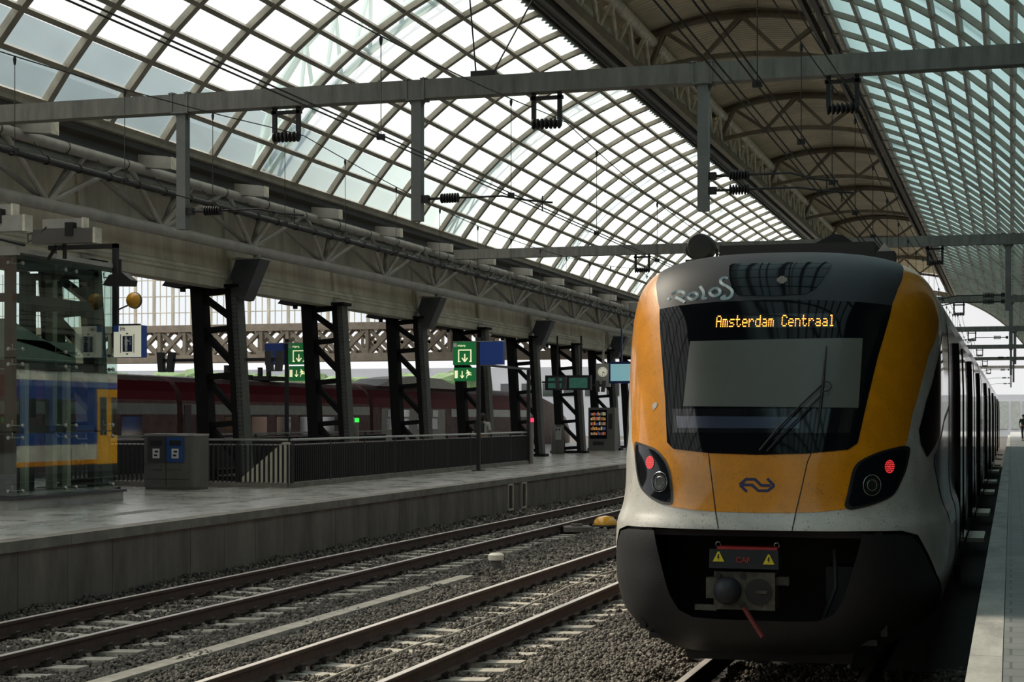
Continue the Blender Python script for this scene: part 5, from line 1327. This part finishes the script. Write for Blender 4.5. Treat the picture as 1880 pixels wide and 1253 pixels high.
def carriage(y0,y1,doors,rdoors):
    pts=[(w,z) for z,w in PR2]+[(-w,z) for z,w in reversed(PR2[:-1])]
    c=MB().prism(pts,y0-TY,y1-TY,'xz',None,True).build('carriage',M['white'],TRAIN)
    MB().box(-1.1,1.1,y0-TY,y1-TY,.18,.5).build('underframe',M['blk'],c)
    L=-1
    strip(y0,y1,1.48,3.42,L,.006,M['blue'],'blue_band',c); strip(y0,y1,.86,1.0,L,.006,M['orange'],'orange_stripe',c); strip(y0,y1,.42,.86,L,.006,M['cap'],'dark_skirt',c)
    y=y0+.8
    while y<y1-1.4:
        if all(not(d-1.3<y<d+1.8) for d in doors): strip(y,y+1.15,1.85,2.85,L,.012,M['trainglass'],'window',c)
        y+=1.5
    for d in doors:
        for q in (0,.72):
            dd=strip(d+q,d+q+.70,.84,3.2,L,.016,M['yellow'],'door',c)
            strip(d+q+.14,d+q+.56,1.75,2.95,L,.024,M['trainglass'],'door_window',dd)
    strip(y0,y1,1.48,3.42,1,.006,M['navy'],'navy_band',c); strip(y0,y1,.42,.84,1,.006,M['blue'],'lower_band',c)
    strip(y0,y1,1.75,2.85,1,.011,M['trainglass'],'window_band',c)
    for d in rdoors:
        dd=strip(d,d+.75,.84,3.12,1,.065,M['glassblk'],'door',c); strip(d+1.55,d+2.3,.84,3.12,1,.065,M['glassblk'],'door',c)
        strip(d+.82,d+1.5,.84,3.2,1,.0,M['blk'],'doorway',c)
        if d>20: MB().box(1.38,1.62,d+.1-TY,d+1.7-TY,.47,.53).build('door_step',M['stepm'],c)
    MB().box(-.9,.9,y0+2-TY,y1-2-TY,3.70,3.95).build('roof_unit',M['roofgear'],c)
for a in ((18.74,35.6,(23.0,30.6),(19.3,25.5,32.3)),(36.3,52.6,(39.0,47.0),(41.5,48.5)),(53.3,69.6,(57,65),(58,66)),(70.3,93,(75,85),(76,85))):
    carriage(*a)
for y in (35.6,52.6,69.6): MB().prism([(w*.93,z) for z,w in PR2]+[(-w*.93,z) for z,w in reversed(PR2[:-1])],y-.02-TY,y+.74-TY,'xz').build('gangway_bellows',M['blk'],TRAIN)
MB().lathe([(.035,0),(.035,.22)],'z',(1.40,20.5-TY,.35),10).build('end_buffer_pipe',M['cap'],TRAIN)
# ---------------------------------------------------------------- people
def skin_body(name,nodes,edges,m,parent,root=0,sub=2):
    me=bpy.data.meshes.new(name); me.from_pydata([n[0] for n in nodes],edges,[]); o=bpy.data.objects.new(name,me); COL.objects.link(o)
    md=o.modifiers.new('s','SKIN'); sv=me.skin_vertices[0].data
    for i,n in enumerate(nodes):
        r=n[1]; sv[i].radius=(r,r) if not isinstance(r,tuple) else r; sv[i].use_root=(i==root)
    o.modifiers.new('u','SUBSURF').levels=sub
    dg=bpy.context.evaluated_depsgraph_get(); me2=bpy.data.meshes.new_from_object(o.evaluated_get(dg)); me2.materials.clear(); me2.materials.append(m)
    for p in me2.polygons: p.use_smooth=True
    COL.objects.unlink(o); bpy.data.objects.remove(o)
    r=link(bpy.data.objects.new(name,me2)); r.parent=parent; return r
M['skin']=mat('skin',(.30,.17,.11),.55,0,.05,3); M['hair']=mat('dark_hair',(.012,.009,.008),.6,0,.2,30)
M['shirt']=mat('light_shirt',(.42,.41,.38),.7,0,.15,4); M['patt']=mat('patterned_sleeve',(.30,.29,.30),.7,0,.7,22,col2=(.06,.06,.07)); M['trouser']=mat('dark_trousers',(.03,.035,.05),.8,0,.2,5)
M['pack']=mat('dark_backpack',(.015,.016,.02),.6,0,.3,8); M['green_jacket']=mat('dark_green_jacket',(.018,.035,.02),.7,0,.3,6)
def person(loc,rz,H,top,legs,label,hairlong,stride=0,pack=False,bag=False):
    k=H/1.72; t=empty('person',loc,label,'person',rz=rz)
    N=lambda x,y,z,r:((x*k,y*k,z*k),tuple(q*k for q in r) if isinstance(r,tuple) else r*k)
    s=stride
    n=[N(0,0,.98,(.15,.10)),N(0,0,1.15,(.135,.095)),N(0,0,1.34,(.165,.10)),N(0,0,1.44,(.09,.07)),N(0,.005,1.50,.052),N(0,.01,1.57,(.068,.085)),N(0,.012,1.66,(.072,.088)),
       N(-.19,0,1.40,.055),N(-.26,.02,1.14,.042),N(-.24,-.10,.92,.032),N(-.235,-.13,.86,(.022,.036)),
       N(.19,0,1.40,.055),N(.26,.02,1.14,.042),N(.24,-.10,.92,.032),N(.235,-.13,.86,(.022,.036)),
       N(-.095,0,.88,.085),N(-.10,-.02-.12*s,.50,.062),N(-.10,.02-.20*s,.08,.042),N(-.10,-.12-.20*s,.035,(.04,.03)),
       N(.095,0,.88,.085),N(.10,-.02+.10*s,.50,.062),N(.10,.05+.26*s,.10,.042),N(.10,-.09+.26*s,.05,(.04,.03))]
    e=[(0,1),(1,2),(2,3),(3,4),(4,5),(5,6),(2,7),(7,8),(8,9),(9,10),(2,11),(11,12),(12,13),(13,14),(0,15),(15,16),(16,17),(17,18),(0,19),(19,20),(20,21),(21,22)]
    body=skin_body('body',n,e,M['skin'],t)
    # fingers
    mb=MB()
    for sx in (-1,1):
        for q in range(4): 
            y0=-.155+.0*q; mb.tube([(sx*(.235)*k,(-.115-.018*q)*k,.84*k),(sx*.232*k,(-.125-.018*q)*k,(.80-.005*(1.5-abs(q-1.5)))*k),(sx*.225*k,(-.125-.018*q)*k,(.765-.008*(1.5-abs(q-1.5)))*k)],.0085*k,6)
        mb.tube([(sx*.235*k,-.165*k,.875*k),(sx*.22*k,-.19*k,.845*k),(sx*.212*k,-.195*k,.815*k)],.0095*k,6)
    mb.build('fingers',M['skin'],body)
    up=[n[0],n[1],n[2],n[3],n[7],n[8],n[11],n[12]]; G_=1.17
    up=[(p,tuple(q*G_ for q in r) if isinstance(r,tuple) else r*1.28) for p,r in up]
    skin_body('top',up,[(0,1),(1,2),(2,3),(2,4),(4,5),(2,6),(6,7)],top,t)
    lg=[n[0],n[15],n[16],n[17],n[19],n[20],n[21]]; lg=[(p,tuple(q*1.1 for q in r) if isinstance(r,tuple) else r*1.16) for p,r in lg]
    skin_body('trousers',lg,[(0,1),(1,2),(2,3),(0,4),(4,5),(5,6)],legs,t)
    mb=MB()
    for i in (18,22):
        p=n[i][0]; mb.box(p[0]-.045,p[0]+.045,p[1]-.03,p[1]+.20,p[2]-.035,p[2]+.03)
    mb.build('shoe',M['blk'],t)
    bm=bmesh.new(); bmesh.ops.create_icosphere(bm,subdivisions=3,radius=1,matrix=Matrix.Translation((0,.03*k,1.655*k))@Matrix.Diagonal((.098*k,.105*k,.095*k,1)))
    if hairlong: bmesh.ops.create_icosphere(bm,subdivisions=3,radius=1,matrix=Matrix.Translation((0,.075*k,1.60*k))@Matrix.Diagonal((.09*k,.065*k,.12*k,1)))
    for v in bm.verts: v.co+=Vector([random.uniform(-.006,.006) for _ in range(3)])
    me=bpy.data.meshes.new('hair'); bm.to_mesh(me); bm.free(); me.materials.append(M['hair']); h=link(bpy.data.objects.new('hair',me)); h.parent=t
    # face: the front is -Y
    mb=MB(); 
    for sx in (-1,1): mb.lathe([(.002,-.012),(.011,-.006),(.011,.004)],'y',(sx*.03*k,-.078*k,1.625*k),8,M['blk']); mb.lathe([(.004,-.01),(.018,0),(.004,.01)],'x',(sx*.078*k,.012*k,1.615*k),8,M['skin'])
    mb.prism([(-.012*k,1.59*k),(.012*k,1.59*k),(0,1.63*k)],-.105*k,-.07*k,'xz',M['skin']).box(-.022*k,.022*k,-.083*k,-.07*k,1.562*k,1.569*k,M['red']); mb.build('face',M['skin'],body)
    if pack:
        mb=MB(); mb.prism([(-.15,-.18),(.15,-.18),(.16,.12),(.10,.20),(-.10,.20),(-.16,.12)],.09,.24,'xz'); mb.v=[(a*k+.07,b*k,(c+1.26)*k) for a,b,c in mb.v]; o=mb.build('pack',M['pack'],None); o.name='backpack'; o.parent=t
    return t
person((-16.05,51.0,PZ),radians(168),1.63,M['shirt'],M['trouser'],'person with dark hair, light top and dark backpack, seen from behind beyond the long railing',True,0,True)
person((.80,117,PZ),radians(10),1.72,M['green_jacket'],M['trouser'],'distant person in a dark green jacket on the right-hand platform, cut by the right edge',False,1.0)
# ---------------------------------------------------------------- light and air
w=bpy.data.worlds.new('sky'); SC.world=w; w.use_nodes=True; nt=w.node_tree; N=nt.nodes; L=nt.links; bg=N['Background']
tc=N.new('ShaderNodeTexCoord'); sx=N.new('ShaderNodeSeparateXYZ'); L.new(tc.outputs['Generated'],sx.inputs[0])
nz=N.new('ShaderNodeTexNoise'); nz.inputs['Scale'].default_value=2.2; nz.inputs['Detail'].default_value=5; L.new(tc.outputs['Generated'],nz.inputs['Vector'])
cr=N.new('ShaderNodeValToRGB'); e=cr.color_ramp.elements; e[0].position=.0; e[0].color=(.05,.05,.045,1); e[1].position=1; e[1].color=(.92,.90,.86,1)
for p,c in ((.485,(.08,.08,.075)),(.50,(.90,.90,.91)),(.62,(.94,.94,.95)),(.80,(.92,.91,.88))):
    q=e.new(p); q.color=(*c,1)
mr=N.new('ShaderNodeMapRange'); mr.inputs[1].default_value=-1; mr.inputs[2].default_value=1; L.new(sx.outputs[2],mr.inputs[0]); L.new(mr.outputs[0],cr.inputs[0])
# thin cloud towards the left, clearer and bluer towards the right
mx=N.new('ShaderNodeMapRange'); mx.inputs[1].default_value=-.6; mx.inputs[2].default_value=.9; mx.inputs[3].default_value=1.0; mx.inputs[4].default_value=.55; L.new(sx.outputs[0],mx.inputs[0])
mm_=N.new('ShaderNodeMath'); mm_.operation='MULTIPLY'; L.new(mx.outputs[0],mm_.inputs[0]); 
m2=N.new('ShaderNodeMapRange'); m2.inputs[1].default_value=.3; m2.inputs[2].default_value=.7; m2.inputs[3].default_value=.92; m2.inputs[4].default_value=1.08; L.new(nz.outputs[0],m2.inputs[0]); L.new(m2.outputs[0],mm_.inputs[1])
m3=N.new('ShaderNodeMath'); m3.operation='MULTIPLY'; L.new(mm_.outputs[0],m3.inputs[0]); m3.inputs[1].default_value=1.2
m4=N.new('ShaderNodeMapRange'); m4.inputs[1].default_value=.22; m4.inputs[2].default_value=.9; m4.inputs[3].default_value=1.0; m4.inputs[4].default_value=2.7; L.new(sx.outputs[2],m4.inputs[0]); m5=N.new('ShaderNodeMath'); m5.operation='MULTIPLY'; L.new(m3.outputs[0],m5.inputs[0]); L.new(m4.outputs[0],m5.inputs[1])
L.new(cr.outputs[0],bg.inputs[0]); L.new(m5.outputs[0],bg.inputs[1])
sl=bpy.data.lights.new('sun','SUN'); sl.energy=7; sl.angle=radians(7); sl.color=(1,.90,.74); so=link(bpy.data.objects.new('sun',sl))
d=Vector((-.72,.30,.63)); so.rotation_euler=d.to_track_quat('Z','Y').to_euler()
# ---------------------------------------------------------------- camera
cam=bpy.data.cameras.new('camera'); co=link(bpy.data.objects.new('camera',cam)); SC.camera=co
co.location=(0,0,2.29); co.rotation_euler=(pi/2,0,math.atan(916/3092)); cam.sensor_width=36; cam.lens=3092/1880*36; cam.shift_y=141.5/1880; cam.clip_end=600; cam.clip_start=.05
vs=SC.view_settings; vs.view_transform='Standard'; vs.look='None'; vs.exposure=0; vs.gamma=1; vs.use_curve_mapping=False
SC.cycles.max_bounces=8; SC.cycles.transparent_max_bounces=12
